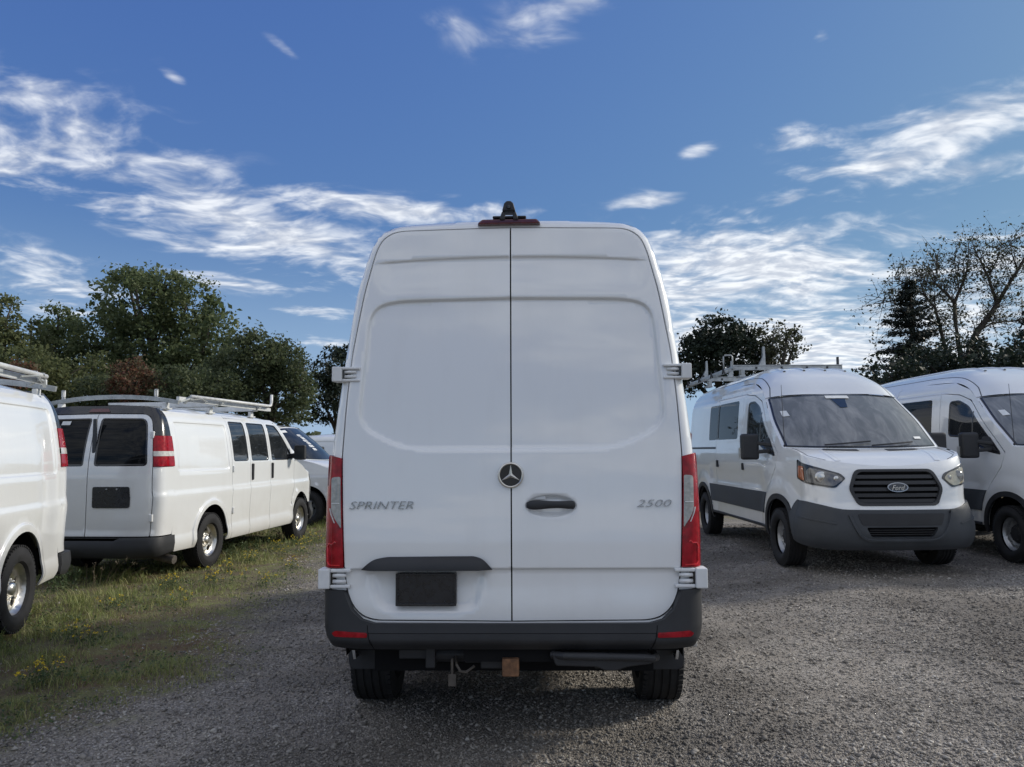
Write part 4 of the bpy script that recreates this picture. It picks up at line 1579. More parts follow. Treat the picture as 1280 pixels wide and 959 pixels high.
# van with its nose to the right beyond the second one
van_c, Bc, WSc = build_low_van('white van with black steel wheels and white writing across its windshield, behind the others', 'black')
place(van_c, -7.80, 18.35, 0.0, 97.0)
van_d = copy_tree(van_c)
van_d['label'] = 'distant white van, only its roof corner shows beside the tall middle van'
place(van_d, -6.15, 27.5, -0.05, 90.0)
mk = MB()
for i, (q, h_, w_) in enumerate(((.52, .16, .05), (.68, .18, .07), (.84, .18, .07), (1.0, .18, .07), (1.16, .19, .07), (1.34, .17, .06))):
    for k in range(2):
        strip(mk, [(-.30 + .02 * (i % 2), q + k * .07), (-.30 + h_ * 1.1, q + k * .07 + .01)], WSc, .045, .004, ctr=(2, 0, 1), step=.03)
    strip(mk, [(-.30 + (h_ if i % 2 else 0), q), (-.30 + (h_ if i % 2 else 0), q + .08)], WSc, .04, .004, ctr=(2, 0, 1), step=.03)
mk.build('painted_price', M_STICK, van_c)
mk = MB()
for k in range(5):
    strip(mk, [(-.80, .22 + .025 * k), (-.58, .22 + .025 * k)], WSc, .035, .005, ctr=(2, 0, 1), step=.03)
mk.build('sticker', M_STICK, van_c)


# ------------------------------------------------------------------ the mid-roof vans facing the camera on the right
def build_mid_van(label, rack=True):
    root = thing('mid_roof_van', label, 'van', (0, 0, 0), 0, 'white vans parked in the gravel lot')
    white = M_WHITE_B
    WB, AR, ZC, RAD = 3.19, .445, .385, .356
    Wt = pchip([.28, .36, .42, .55, .60, .80, .90, 1.2, 1.35, 1.58, 1.9, 2.2, 2.35, 2.42],
               [.93, .965, .985, .995, 1.0, 1.012, 1.016, 1.028, 1.020, .990, .963, .925, .862, .80])

    def relief(x, z):
        k = 0
        for xc in (0, WB):
            r = np.hypot(x - xc, (z - ZC))
            k = k + .022 * sstep(r, .74, .56) * (z < 1.25)
        k = k - .014 * sstep(z, .88, .96) * sstep(z, 1.30, 1.05) * sstep(np.abs(x - 1.55), 1.2, .9)
        k = k - .010 * sstep(z, 2.235, 2.255) * sstep(z, 2.30, 2.26) * sstep(x, 2.0, 1.8)
        return k
    relief0 = relief
    relief = lambda x, z: relief0(x, z) - .040 * sstep(x, 1.75, 2.4) * sstep(z, 1.75, 2.15)
    B = Van(Wt, relief, lambda x, z: (1 - .095 * sstep(x, 2.7, 4.1) ** 1.3 * sstep(z, .5, .9)) * (1 - .02 * sstep(x, -.2, -1.2)))
    C = (1.4, 0, 1.1)
    xe = -1.12
    B.set_end('rear', xe, pchip([.3, 1.4, 2.2, 2.45, 2.6], [-1.27, -1.27, -1.22, -1.17, -1.14]), 5.0, 1.0, .16)
    L = B.rear_L
    zr = lambda s_: 2.41 + .22 * (1 - (np.abs(s_) / L) ** 4)
    lp = [(s_, float(zr(s_))) for s_ in np.linspace(-L, L, 21)]
    patch('rear_panel', [np.array(lp + [(L, .55), (-L, .55)])], B.rear, white, root, .08, depth=.02, ctr=C)
    for sg in (-1, 1):
        wn = rp([(sg * .08, 1.5), (sg * .78, 1.5), (sg * .72, 2.15), (sg * .08, 2.15)], .06)
        patch('rear_window', [wn], B.rear, M_TINT, root, .1, off=.006, depth=.01, ctr=C)
        patch('tail_light', [rp([(sg * .90, .95), (sg * L, .95), (sg * L, 1.75), (sg * .88, 1.75)], .02)], B.rear, M_RED, root, .05, off=.012, depth=.02, ctr=C)
    patch('rear_bumper', [np.array([(-L, .56), (L, .56), (L, .34), (-L, .34)])], B.rear, M_GREYP, root, .1, off=.05, depth=.08, ctr=C)
    sb, sh = .42, 2.42
    e2 = Path2([(2.46, 2.14), (2.90, 1.79), (3.30, 1.465)])
    for sg in (-1, 1):
        # rear quarter and sliding door, each with a dark window
        q = [(xe, sh), (xe, sb), (-.9, sb)] + arch_cut(-.9, .70, 0, ZC, AR, sb)[1:] + [(.70, sh)]
        w1 = rp([(.26, 1.60), (.655, 1.60), (.655, 2.17), (.26, 2.17)], .05)
        sp = patch('side_panel', [np.array(q), w1], B.S, white, root, .06, depth=.014, sgn=sg, ctr=C)
        patch('window', [w1], B.S, M_TINT, sp, .1, off=-.003, depth=0, sgn=sg, ctr=C)
        dq = np.array([(.708, sb), (1.66, sb), (1.66, 2.235), (.708, 2.235)])
        w2 = rp([(.735, 1.60), (1.50, 1.60), (1.50, 2.17), (.735, 2.17)], .05)
        sd_ = patch('sliding_door', [dq, w2], B.S, white, root, .06, depth=.014, sgn=sg, ctr=C)
        patch('window', [w2], B.S, M_TINT, sd_, .1, off=-.003, depth=0, sgn=sg, ctr=C)
        mb = MB()
        y = float(B.yside(np.array(.56), np.array(1.22)))
        mb.box((.80, sg * (y + .010), 1.22), (.05, .03, .11))
        mb.build('door_handle', M_BLACK, sd_, bevel=.01)
        mb = MB()
        strip(mb, [(-.95, 1.47), (.68, 1.47)], B.S, .045, .004, sgn=sg)
        mb.build('door_track', M_GREYP, sp)
        rail = np.array([(.708, 2.243), (1.75, 2.243), (2.10, 2.205), (2.34, 2.12), (2.46, 2.14), (2.30, 2.26), (1.9, 2.385), (1.2, sh), (.708, sh)])
        patch('roof_rail', [rail], B.S, white, root, .06, depth=.012, sgn=sg, ctr=C)
        patch('pillar_cover', [np.array([(.712, 1.605), (.737, 1.605), (.737, 2.165), (.712, 2.165)])], B.S, M_TINT, sd_, .06, off=.003, depth=.004, sgn=sg, ctr=C)
        patch('pillar_cover', [np.array([(.652, 1.605), (.697, 1.605), (.697, 2.165), (.652, 2.165)])], B.S, M_TINT, sp, .06, off=.003, depth=.004, sgn=sg, ctr=C)
        # front door
        dp = rp([(1.668, sb), (2.66, sb), (2.695, .70), (2.86, .96), (3.10, 1.20), (3.17, 1.38), (2.36, 2.10), (2.10, 2.195), (1.74, 2.235), (1.668, 2.235)],
                [0, 0, .05, .1, .06, .03, .06, .06, .02, 0], 4)
        wn = rp([(1.90, 1.62), (1.90, 2.11), (2.10, 2.115), (2.33, 2.02), (3.09, 1.365), (2.86, 1.40), (2.52, 1.50), (2.25, 1.60)], [.06, .06, .05, .06, .02, .03, .08, .08], 4)
        dd = patch('front_door', [dp, wn], B.S, white, root, .055, depth=.014, sgn=sg, ctr=C)
        patch('window', [wn], B.S, M_SGLASS, dd, .1, off=-.004, depth=0, sgn=sg, ctr=C)
        mb = MB()
        strip(mb, [tuple(p) for p in np.vstack([wn, wn[:1]])], B.S, .030, .003, sgn=sg, step=.03)
        strip(mb, [(2.46, 1.52), (2.46, 1.95)], B.S, .030, .003, sgn=sg)
        strip(mb, [(2.50, 1.535), (2.70, 1.66)], B.S, .030, .003, sgn=sg)
        mb.build('gasket', M_TRIMB, dd)
        mb = MB()
        y = float(B.yside(np.array(1.80), np.array(1.20)))
        mb.box((1.80, sg * (y + .010), 1.20), (.05, .03, .10))
        mb.build('door_handle', M_BLACK, dd, bevel=.01)
        patch('corner_trim', [rp([(2.62, 1.49), (3.09, 1.388), (2.86, 1.595), (2.72, 1.60)], .02)], B.S, M_BLACK, dd, .08, off=.003, depth=.01, sgn=sg, ctr=C)
        # tow mirror
        mb = MB()
        y = float(B.yside(np.array(2.8), np.array(1.5)))
        mb.box((2.80, sg * (y + .235), 1.48), (.12, .23, .34))
        m_ = mb.build('mirror', M_BLACK, root, bevel=.035, segs=3)
        mb = MB()
        mb.bar((2.92, sg * (y - .02), 1.50), (2.82, sg * (y + .16), 1.53), .06, .05)
        mb.bar((2.90, sg * (y - .02), 1.43), (2.82, sg * (y + .16), 1.41), .06, .05)
        mb.build('arm', M_BLACK, m_, bevel=.012)
        mb = MB()
        mb.box((2.735, sg * (y + .235), 1.50), (.006, .19, .26))
        mb.box((2.77, sg * (y + .357), 1.40), (.06, .012, .13))
        mb.build('mirror_glass', M_CHROME, m_)
        # cladding: lower grey band along the doors, black arch lips
        cl = np.array([(.455, .61), (2.655, .61), (2.685, .70), (2.735, .80), (2.79, .885), (.40, .885), (.44, .80), (.47, .70)])
        patch('cladding', [cl], B.S, M_GREYP, root, .06, off=.010, depth=.02, sgn=sg, ctr=C)
        mb = MB()
        strip(mb, [(.5, .435), (2.64, .435)], B.S, .05, .006, sgn=sg)
        mb.build('sill_strip', M_BLACK, root)
        patch('cladding', [np.array([(xe, .57), (-.50, .57), (-.515, .70), (-.46, .82), (-.47, .885), (xe, .885)])], B.S, M_GREYP, root, .06, off=.010, depth=.02, sgn=sg, ctr=C)
        for xc in (0, WB):
            a = np.linspace(-.10, math.pi + .10, 26)
            if xc:
                a = np.linspace(.12, math.pi + .10, 26)
            rg = np.array([(xc + (AR + .062) * math.cos(t), ZC + (AR + .062) * math.sin(t)) for t in a] + [(xc + (AR - .004) * math.cos(t), ZC + (AR - .004) * math.sin(t)) for t in a[::-1]])
            patch('arch_lip', [rg], B.S, M_BLACK, root, .035, off=.016, depth=.03, sgn=sg, ctr=(xc, 0, .4))
            wheel_well(root, xc, ZC, AR, .98, .55, sg, .28)
            make_wheel(root, (xc, sg * .908, RAD), sg, RAD, .235, 'steel')
        fd = [(2.668, sb), (2.703, .70), (2.868, .955), (3.108, 1.195), (3.18, 1.40), (3.30, 1.465), (3.50, 1.445), (3.75, 1.40), (3.75, .40)]
        fd += [(WB + AR * math.cos(t), ZC + AR * math.sin(t)) for t in np.linspace(.02, math.pi - .08, 22)]
        patch('fender', [np.array(fd)], B.S, white, root, .05, depth=.02, sgn=sg, ctr=(2, 0, 1))
        pil = np.array([(2.348, 2.125), (2.37, 2.108), (3.178, 1.392), (3.30, 1.465), (2.90, 1.79), (2.46, 2.14)])
        patch('pillar', [pil], B.S, white, root, .05, depth=.012, sgn=sg, ctr=C)
        patch('inner_shell', [np.array([(-1.1, .5)] + arch_cut(-1.0, 2.6, 0, ZC, AR + .03, .5)[1:] + [(2.66, .8), (3.0, 1.2), (3.1, 1.36), (2.35, 2.10), (1.7, 2.25), (-1.1, 2.3)])], B.S, M_BLACKGAP, root, .2, off=-.028, depth=0, sgn=sg, ctr=C)
    edge = Path2([(xe, 2.42), (.0, 2.42), (1.20, 2.42), (1.90, 2.385), (2.30, 2.26), (2.46, 2.14)])
    cen = Path2([(-1.15, 2.60), (.0, 2.645), (1.20, 2.655), (1.80, 2.605), (2.30, 2.41), (2.58, 2.185)])
    Rf = B.sheet(edge, cen, 4.2)
    rf = grid_obj('roof', Rf, -1, 1, 0, 5, 61, 50, white, root, ctr=(1, 0, 1))
    for sg in (-1, 1):
        mb = MB()
        strip(mb, [(sg * .895, .1), (sg * .895, 4.2), (sg * .93, 4.98)], Rf, .02, .002, ctr=(1, 0, 1), step=.1)
        mb.build('roof_ditch', M_GREYP, rf)
        for r0 in (.16, .50):
            mb = MB()
            strip(mb, [(sg * r0, .2), (sg * r0, 2.9), (sg * (r0 + .02), 3.3)], Rf, .05, .016, ctr=(1, 0, 1), step=.1)
            mb.build('roof_rib', white, rf)
    c2 = Path2([(2.58, 2.185), (3.10, 1.815), (3.52, 1.44)])
    WS = B.sheet(e2, c2, 2.3)
    grid_obj('windshield_frame', WS, -1, 1, 0, 2, 31, 18, white, root, ctr=(2, 0, 1), off=-.004)
    mb = MB()
    ws = grid_obj('windshield', WS, -.945, .945, 0.05, 1.93, 37, 20, M_WSHIELD, root, ctr=(2, 0, 1), off=.003)
    strip(mb, [(-.945, .05), (.945, .05), (.945, 1.93), (-.945, 1.93), (-.945, .05)], WS, .035, .005, ctr=(2, 0, 1), step=.04)
    mb.build('gasket', M_TRIMB, ws)
    for (a, b, c_, d_) in ((-.52, 1.90, .06, 1.78), (.05, 1.92, .62, 1.82)):
        mb = MB()
        P0 = []
        for t in np.linspace(0, 1, 9):
            p = WS(np.array([a + (c_ - a) * t]), np.array([b + (d_ - b) * t]))[0]
            P0.append(Vector(p) + Vector((.022 + .012 * math.sin(t * 3.1), 0, .015)))
        mb.tube(P0, .010, 6)
        mb.build('wiper', M_BLACK, root)
    # rear-view mirror pod, stickers behind the glass
    mb = MB()
    V = [WS(np.array([a]), np.array([b]))[0] + np.array([.007, 0, .006]) for a, b in ((-.13, .06), (.13, .06), (.05, .55), (-.05, .55))]
    mb.add(V, [(0, 1, 2, 3)])
    mb.build('sensor_cover', M_GREYT, ws)
    for pts in ([(-.86, .60), (-.78, .60), (-.76, .80), (-.85, .82)], ):
        mb = MB()
        mb.add([WS(np.array([a]), np.array([b]))[0] + np.array([.010, 0, .008]) for a, b in pts], [(0, 1, 2, 3)])
        mb.build('sticker', M_STICK, ws)
    mb = MB()
    V = []
    for a in np.linspace(-.17, .17, 6):
        V += [WS(np.array([a]), np.array([b]))[0] + np.array([.012, 0, .009]) for b in (.09, .20)]
    mb.add(V, [(2 * i, 2 * i + 2, 2 * i + 3, 2 * i + 1) for i in range(5)])
    mb.build('sticker', M_STICK, ws)
    mb = MB()
    mb.add([WS(np.array([a]), np.array([b]))[0] + np.array([.010, 0, .008]) for a, b in ((.70, 1.62), (.80, 1.62), (.80, 1.70), (.70, 1.70))], [(0, 1, 2, 3)])
    mb.build('sticker', M_STICK, ws)
    # front
    XF = pchip([.28, .40, .52, .75, .82, 1.0, 1.2, 1.30, 1.42], [4.10, 4.22, 4.25, 4.235, 4.20, 4.17, 4.10, 4.03, 3.90])
    B.set_end('front', 3.75, XF, 2.5, 1.0, .48)
    Lf = B.front_L
    zt = lambda s_: 1.245 + .155 * (np.abs(s_) / Lf) ** 1.7
    H = join_hood(B, e2, c2, 2.3, 3.75, 1.40, zt, Lf, .07)
    hd = grid_obj('hood', H, -1, 1, 0, 1, 41, 20, white, root, ctr=(2, 0, .8))
    for sg in (-1, 1):
        mb = MB()
        strip(mb, [(sg * .90, .05), (sg * .86, .5), (sg * .80, .9), (sg * .62, .99)], H, .010, .002, ctr=(2, 0, .8), step=.05)
        mb.build('seam', M_BLACKGAP, hd)
    for sg in (-1, 1):
        mb = MB()
        n = 8
        V = []
        for i in range(n + 1):
            r = sg * (.17 + .40 * i / n)
            for q in (.07 + .02 * (i / n), .27 - .03 * (i / n)):
                V.append(H(np.array([r]), np.array([q]))[0] + np.array([.0, 0, .006]))
        mb.add(V, [(2 * i, 2 * i + 1, 2 * i + 3, 2 * i + 2) for i in range(n)])
        mb.build('hood_vent', M_BLACK, hd)
        mb = MB()
        strip(mb, [(sg * .60, .30), (sg * .56, .65), (sg * .50, .96)], H, .10, .004, ctr=(2, 0, .8), step=.05)
        mb.build('hood_crease', white, hd)
    hole = rp([(-.47, 1.205), (.47, 1.205), (.575, .985), (.48, .80), (-.48, .80), (-.575, .985)], [.07, .07, .06, .06, .06, .06], 5)
    zd = lambda s_: .755 + .085 * sstep(np.abs(s_), .60, 1.15)
    up = [(s_, float(zt(s_))) for s_ in np.linspace(-Lf, Lf, 31)]
    lo = [(s_, float(zd(s_)) - .02) for s_ in np.linspace(Lf, -Lf, 31)]
    patch('front_panel', [np.array(up + lo), hole], B.front, white, root, .05, depth=.03, ctr=C)
    # grille: deep frame, horizontal slats, oval badge
    inn = hole * np.array([.93, 1]) + np.array([0, 0])
    inn[:, 1] = 1.003 + (inn[:, 1] - 1.003) * .86
    gr = patch('grille', [hole, inn], B.front, M_BLACK, root, .05, off=.016, depth=.05, ctr=C)
    patch('grille_back', [hole], B.front, M_BLACKGAP, gr, .08, off=-.045, depth=0, ctr=C)
    for zz, hw in ((1.125, .47), (1.058, .505), (.985, .53), (.918, .505), (.855, .47)):
        bl = rp([(-hw, zz - .020), (hw, zz - .020), (hw, zz + .020), (-hw, zz + .020)], .015, 2)
        patch('slat', [bl], B.front, M_BLACK, gr, .04, off=.002, depth=.03, ctr=C)
    em = patch('emblem', [ell(.0, 1.003, .125, .052, 36)], B.front, M_DCHROME, gr, .03, off=.022, depth=.03, ctr=C)
    patch('oval', [ell(.0, 1.003, .112, .042, 32)], B.front, M_GREYT, em, .03, off=.026, depth=.004, ctr=C)
    p = B.front(np.array([0.0]), np.array([1.003]))[0]
    text_obj('lettering', 'Ford', .150, .058, .004, em, (p[0] + .030, -.075, .974), (0, 1, 0), (0, 0, 1), M_CHROME, .35, .01)
    # headlights
    for sg in (-1, 1):
        hl = rp([(sg * .585, 1.105), (sg * .63, 1.16), (sg * .90, 1.235), (sg * (Lf + .055), 1.325), (sg * (Lf + .06), 1.10), (sg * 1.02, 1.035), (sg * .72, .995)], [.02, .03, .05, .02, .02, .05, .04], 4)
        lens_m = M_HLAMP if sg < 0 else M_HYEL
        o = patch('headlight', [hl], B.front, M_GREYT, root, .04, off=.008, depth=.03, ctr=C, label=None if sg < 0 else 'yellowed headlight')
        ln = rp([(sg * .605, 1.10), (sg * .70, 1.165), (sg * .98, 1.225), (sg * 1.05, 1.20), (sg * 1.04, 1.06), (sg * .73, 1.015)], .04, 4)
        patch('lens', [ln], B.front, lens_m, o, .04, off=.013, depth=.006, ctr=C)
        pc = B.front(np.array([sg * .86]), np.array([1.12]))[0]
        mb = MB()
        mb.lathe([(.001, .030), (.030, .026), (.048, .014), (.056, .016), (.066, .012), (.070, -.02)], 28, 'x', pc)
        pc2 = B.front(np.array([sg * .69]), np.array([1.105]))[0]
        mb.lathe([(.001, .018), (.022, .016), (.032, .010), (.034, -.01)], 20, 'x', pc2)
        mb.build('projector', M_CHROME if sg < 0 else M_LENS, o, smooth=True)
        am = rp([(sg * 1.10, 1.245), (sg * (Lf + .0), 1.25), (sg * (Lf + .02), 1.115), (sg * 1.10, 1.075)], .015, 3)
        patch('indicator', [am], B.front, M_AMBER if sg < 0 else M_HYEL, o, .04, off=.014, depth=.006, ctr=C)
    # bumper
    dn = [(s_, float(zd(s_))) for s_ in np.linspace(-Lf, Lf, 31)]
    intake = rp([(-.40, .565), (.40, .565), (.34, .455), (-.34, .455)], .03, 3)
    bp = patch('bumper', [np.array(dn + [(Lf, .36), (.80, .315), (-.80, .315), (-Lf, .36)]), intake], B.front, M_GREYP, root, .05, off=.022, depth=.05, ctr=C)
    patch('intake', [intake], B.front, M_BLACKGAP, bp, .06, off=-.02, depth=0, ctr=C)
    for zz in (.485, .51, .535):
        mb = MB()
        strip(mb, [(-.36, zz), (.36, zz)], B.front, .010, .006, ctr=C)
        mb.build('slat', M_BLACK, bp)
    lip = rp([(-.60, .735), (.60, .735), (.46, .47), (.36, .425), (-.36, .425), (-.46, .47)], [.04, .04, .06, .05, .05, .06], 4)
    mb = MB()
    strip(mb, [tuple(p) for p in lip[6:]] + [tuple(lip[0])], B.front, .045, .040, ctr=C, step=.04)
    mb.build('bumper_lip', M_GREYP, bp)
    patch('plate_panel', [rp([(-.50, .715), (.50, .715), (.44, .585), (-.44, .585)], .03)], B.front, M_BLACK, bp, .06, off=.027, depth=.01, ctr=C)
    for sg in (-1, 1):
        mb = MB()
        strip(mb, [(sg * 1.20, .66), (sg * .92, .63), (sg * .70, .60)], B.front, .03, .030, ctr=C, step=.04)
        mb.build('bumper_crease', M_GREYP, bp)
    for sg in (-1, 1):
        sp = np.array([(3.745, .36), (3.745, .835), (3.70, .845), (3.66, .80)] + [(WB + (AR + .03) * math.cos(t), ZC + (AR + .03) * math.sin(t)) for t in np.linspace(.62, .0, 8)])
        patch('bumper_side', [sp], B.S, M_GREYP, bp, .05, off=.022, depth=.04, sgn=sg, ctr=(2, 0, .6))
    mb = MB()
    y = float(B.yside(np.array(3.25), np.array(1.46)))
    mb.tube([(3.28, -y + .04, 1.46), (3.28, -y + .04, 1.50)], [.022, .012], 8)
    mb.tube([(3.28, -y + .04, 1.50), (3.25, -y + .035, 2.26)], [.005, .0028], 6)
    mb.build('antenna', M_BLACK, root)
    mb = MB()
    mb.box((1.5, 0, .50), (5.0, 1.5, .22))
    mb.box((3.6, 0, .42), (.8, 1.4, .16))
    for sg in (-1, 1):
        mb.box((1.4, sg * .6, .40), (4.6, .09, .12))
    mb.tube([(0, -.8, RAD), (0, .8, RAD)], .05, 10)
    mb.build('underbody', M_UNDER, root)
    return root, B, WS


def stretch(root):
    """long wheelbase: the load bay is lengthened, nose and tail keep their shape"""
    for o in [c for c in root.children_recursive if c.type == 'MESH']:
        if o.name.split('.')[0] in RACK_PARTS:
            continue
        n = len(o.data.vertices)
        co = np.empty(n * 3)
        o.data.vertices.foreach_get('co', co)
        co = co.reshape(-1, 3)
        co[:, 0] += .45 * np.clip((co[:, 0] - .52) / 1.12, 0, 1)
        o.data.vertices.foreach_set('co', co.ravel())
        o.data.update()


RACK_PARTS = {'ladder_rack', 'crossbar', 'clip', 'end_stop', 'bracket', 'hoop', 'side_rail', 'drop_linkage', 'catch', 'foot', 'link'}


def mid_rack(root):
    """galvanised ladder rack with end brackets and a drop-down frame on the passenger side (y < 0)"""
    rk = link(bpy.data.objects.new('ladder_rack', None), root)
    for x in (1.35, -.60):
        for sg in (-1, 1):
            mb = MB()
            mb.box((x, sg * .72, 2.60), (.12, .06, .12))
            mb.box((x, sg * .74, 2.55), (.22, .09, .03))
            mb.build('foot', M_RACKG, rk, bevel=.006)
    for x in (1.35, -.60):
        mb = MB()
        mb.box((x, 0, 2.685), (.055, 1.72, .060))
        mb.box((x + .002, 0, 2.725), (.070, 1.72, .014))
        mb.build('crossbar', M_RACKG, rk, bevel=.004)
        for y in (-.5, -.1, .3, .62):
            mb = MB()
            mb.box((x + .03, y, 2.685), (.012, .03, .035))
            mb.build('clip', M_BLACK, rk)
    mb = MB()
    mb.box((1.35, .80, 2.77), (.05, .022, .17))
    mb.build('end_stop', M_BLACK, rk)
    for (x, y) in ((1.35, -.40), (-.60, -.34), (-.60, -.80)):
        mb = MB()
        mb.prism(rp([(y - .05, 2.73), (y + .05, 2.73), (y + .045, 3.02), (y + .02, 3.02), (y + .012, 2.86)], .004, 1), x - .03, x - .022, 0)
        mb.prism(rp([(y - .05, 2.73), (y + .05, 2.73), (y + .045, 3.02), (y + .02, 3.02), (y + .012, 2.86)], .004, 1), x + .022, x + .03, 0)
        mb.box((x, y + .035, 2.88), (.045, .02, .29))
        mb.build('bracket', M_RACKG, rk)
    mb = MB()
    hp = [(1.40, -1.02, 2.66), (1.40, -1.02, 2.86), (1.40, -1.00, 2.885), (1.40, -.90, 2.885), (1.40, -.88, 2.86), (1.40, -.88, 2.66)]
    mb.tube(hp, .012, 8)
    mb.build('hoop', M_RACKG, rk, smooth=True)
    # drop-down side frame
    for (y, z) in ((-.90, 2.66), (-1.02, 2.60)):
        mb = MB()
        mb.bar((-1.1, y, z), (1.55, y, z + .02), .04, .05)
        mb.build('side_rail', M_RACKG, rk, bevel=.004)
    for x in (-.95, -.35, .3, .95, 1.45):
        mb = MB()
        mb.bar((x, -.86, 2.66), (x, -1.05, 2.60), .05, .04)
        mb.box((x, -.96, 2.645), (.08, .05, .05))
        mb.build('link', M_RACKG, rk, bevel=.004)
    mb = MB()
    mb.tube([(-1.0, -1.03, 2.57), (-.2, -.92, 2.63), (.9, -.95, 2.66), (1.5, -1.0, 2.62)], .014, 8)
    mb.build('drop_linkage', M_RACKG, rk)
    for x in (-.85, .0, .8, 1.50):
        mb = MB()
        mb.tube([(x, -1.07, 2.58), (x + .05, -1.07, 2.66), (x + .12, -1.07, 2.58)], .012, 6)
        mb.box((x + .05, -1.0, 2.685), (.05, .03, .03))
        mb.build('catch', M_BLACK, rk)
    return rk


GZ = 0.165
van_e, _, _ = build_mid_van('white van facing the camera with roof ladder rack and grey bumper, on the gravel')
mid_rack(van_e).location.z = .035
stretch(van_e)
place(van_e, 4.34, 13.42, GZ, 179.7)
van_f, _, _ = build_mid_van('white van without a roof rack, cut off by the right edge of the photo')
stretch(van_f)
place(van_f, 7.29, 13.52, GZ, 179.7)


# ------------------------------------------------------------------ ground
def ground_z(x, y):
    x, y = np.asarray(x, float), np.asarray(y, float)
    return GZ * sstep(x, 1.7, 3.7) * sstep(y, 4.0, 9.2) + .03 * sstep(np.abs(x), 2.6, 1.2) * sstep(y, 2.5, 4.6) * sstep(y, 14, 10)


def g_mask(x, y):
    """how much the place is grass (1) rather than gravel (0)"""
    x, y = np.asarray(x, float), np.asarray(y, float)
    wob = .35 * np.sin(y * 1.3 + .6) + .22 * np.sin(y * 3.1 + x * 2.0) + .16 * np.sin(x * 4.3 - y * 2.2) + .10 * np.sin(x * 9 + y * 7.3)
    edge = -2.36 - .10 * np.clip(y - 6, 0, 8) - .75 * sstep(y, 5.9, 4.2)
    left = sstep(edge + .55 * wob - x, -.35, .75)
    far = sstep(y + .8 * wob, 15.2, 17.5)
    return np.maximum(left, far)


def build_ground():
    def axis(lo, hi, fine0, fine1, st):
        a = list(np.arange(fine0, fine1, st))
        v, s_ = fine1, st
        while v < hi:
            a.append(v); s_ *= 1.35; v += s_
        a.append(hi)
        v, s_ = fine0, st
        b = []
        while v > lo:
            s_ *= 1.35; v -= s_
            b.append(max(v, lo))
        return np.array(sorted(set(b + a)))
    xs, ys = axis(-900, 900, -9, 10, .25), axis(-900, 1500, -2, 22, .25)
    X, Y = np.meshgrid(xs, ys)
    Z = ground_z(X, Y) + .012 * np.sin(X * 1.7 + 1) * np.sin(Y * 1.3) - .006
    V = np.stack([X.ravel(), Y.ravel(), Z.ravel()], 1)
    nx, ny = len(xs), len(ys)
    i, j = np.meshgrid(np.arange(nx - 1), np.arange(ny - 1))
    a = (j * nx + i).ravel()
    F = np.stack([a, a + 1, a + nx + 1, a + nx], 1)
    m, t, b = material('gravel_and_turf')
    pos = t.new('ShaderNodeNewGeometry').outputs['Position']
    x, y, z = t.sep(pos)
    vor = t.new('ShaderNodeTexVoronoi')
    t.put(vor.inputs['Vector'], pos)
    vor.inputs['Scale'].default_value = 88.0
    rnd = t.sep(vor.outputs['Color'])[0]
    n1 = t.noise(pos, .55, 5.0, 0.6)
    n2 = t.noise(pos, 3.0, 5.0, 0.65)
    n3 = t.noise(pos, 45.0, 4.0, 0.6)
    stone = t.ramp(rnd, [(0.0, (.135, .127, .118)), (.45, (.235, .222, .205)), (.8, (.335, .318, .292)), (1.0, (.47, .45, .415))])
    fines = t.mix(t.smooth(n2, .3, .7), (.165, .151, .136), (.285, .262, .232))
    grav = t.mix(t.smooth(n2, .35, .75), stone, fines)
    patchy = t.mix(t.smooth(n1, .36, .64), (.62, .60, .58), (1.18, 1.15, 1.12))
    grav = t.mix(1.0, grav, patchy, 'MULTIPLY')
    # wheel ruts running along the lane
    rut = t.noise(t.vmath('MULTIPLY', pos, (1.6, .10, 1)), 1.0, 3.0, .5)
    grav = t.mix(t.math('MULTIPLY', t.smooth(rut, .52, .68), .45), grav, (.15, .14, .128))
    soil = t.mix(n2, (.085, .068, .046), (.20, .165, .105))
    green = t.mix(t.smooth(n3, .3, .7), (.11, .13, .045), (.24, .24, .10))
    soil = t.mix(t.math('MULTIPLY', t.smooth(n1, .5, .62), .6), soil, (.15, .085, .048))
    turf = t.mix(t.smooth(n2, .42, .66), soil, green)
    # the ragged line between turf and gravel
    wob = t.math('MULTIPLY', t.math('SUBTRACT', t.math('ADD', t.math('MULTIPLY', n2, .6), t.math('MULTIPLY', n1, .9)), .75), 2.4)
    ed = t.math('ADD', -2.28, t.math('MULTIPLY', t.math('MINIMUM', t.math('MAXIMUM', t.math('SUBTRACT', y, 6.0), 0.0), 8.0), -.10))
    ed = t.math('SUBTRACT', ed, t.math('MULTIPLY', t.smooth(y, 5.9, 4.2), .75))
    left = t.smooth(t.math('SUBTRACT', t.math('ADD', ed, wob), x), -.5, .7)
    far = t.smooth(t.math('ADD', y, wob), 15.2, 17.8)
    msk = t.math('MAXIMUM', left, far)
    c = t.mix(msk, grav, turf)
    t.put(b.inputs['Base Color'], c)
    b.inputs['Roughness'].default_value = .95
    b.inputs['Specular IOR Level'].default_value = .2
    bn = t.new('ShaderNodeBump')
    bn.inputs['Strength'].default_value = .9
    bn.inputs['Distance'].default_value = .012
    t.put(bn.inputs['Height'], t.math('ADD', t.math('MULTIPLY', vor.outputs['Distance'], -.9), t.math('MULTIPLY', n3, .5)))
    t.l.new(bn.outputs[0], b.inputs['Normal'])
    o = mesh_obj('ground', V, F, m, None, None, True)
    tag(o, 'grey gravel lot with a rough grass verge on the left', None, None, 'structure')


build_ground()


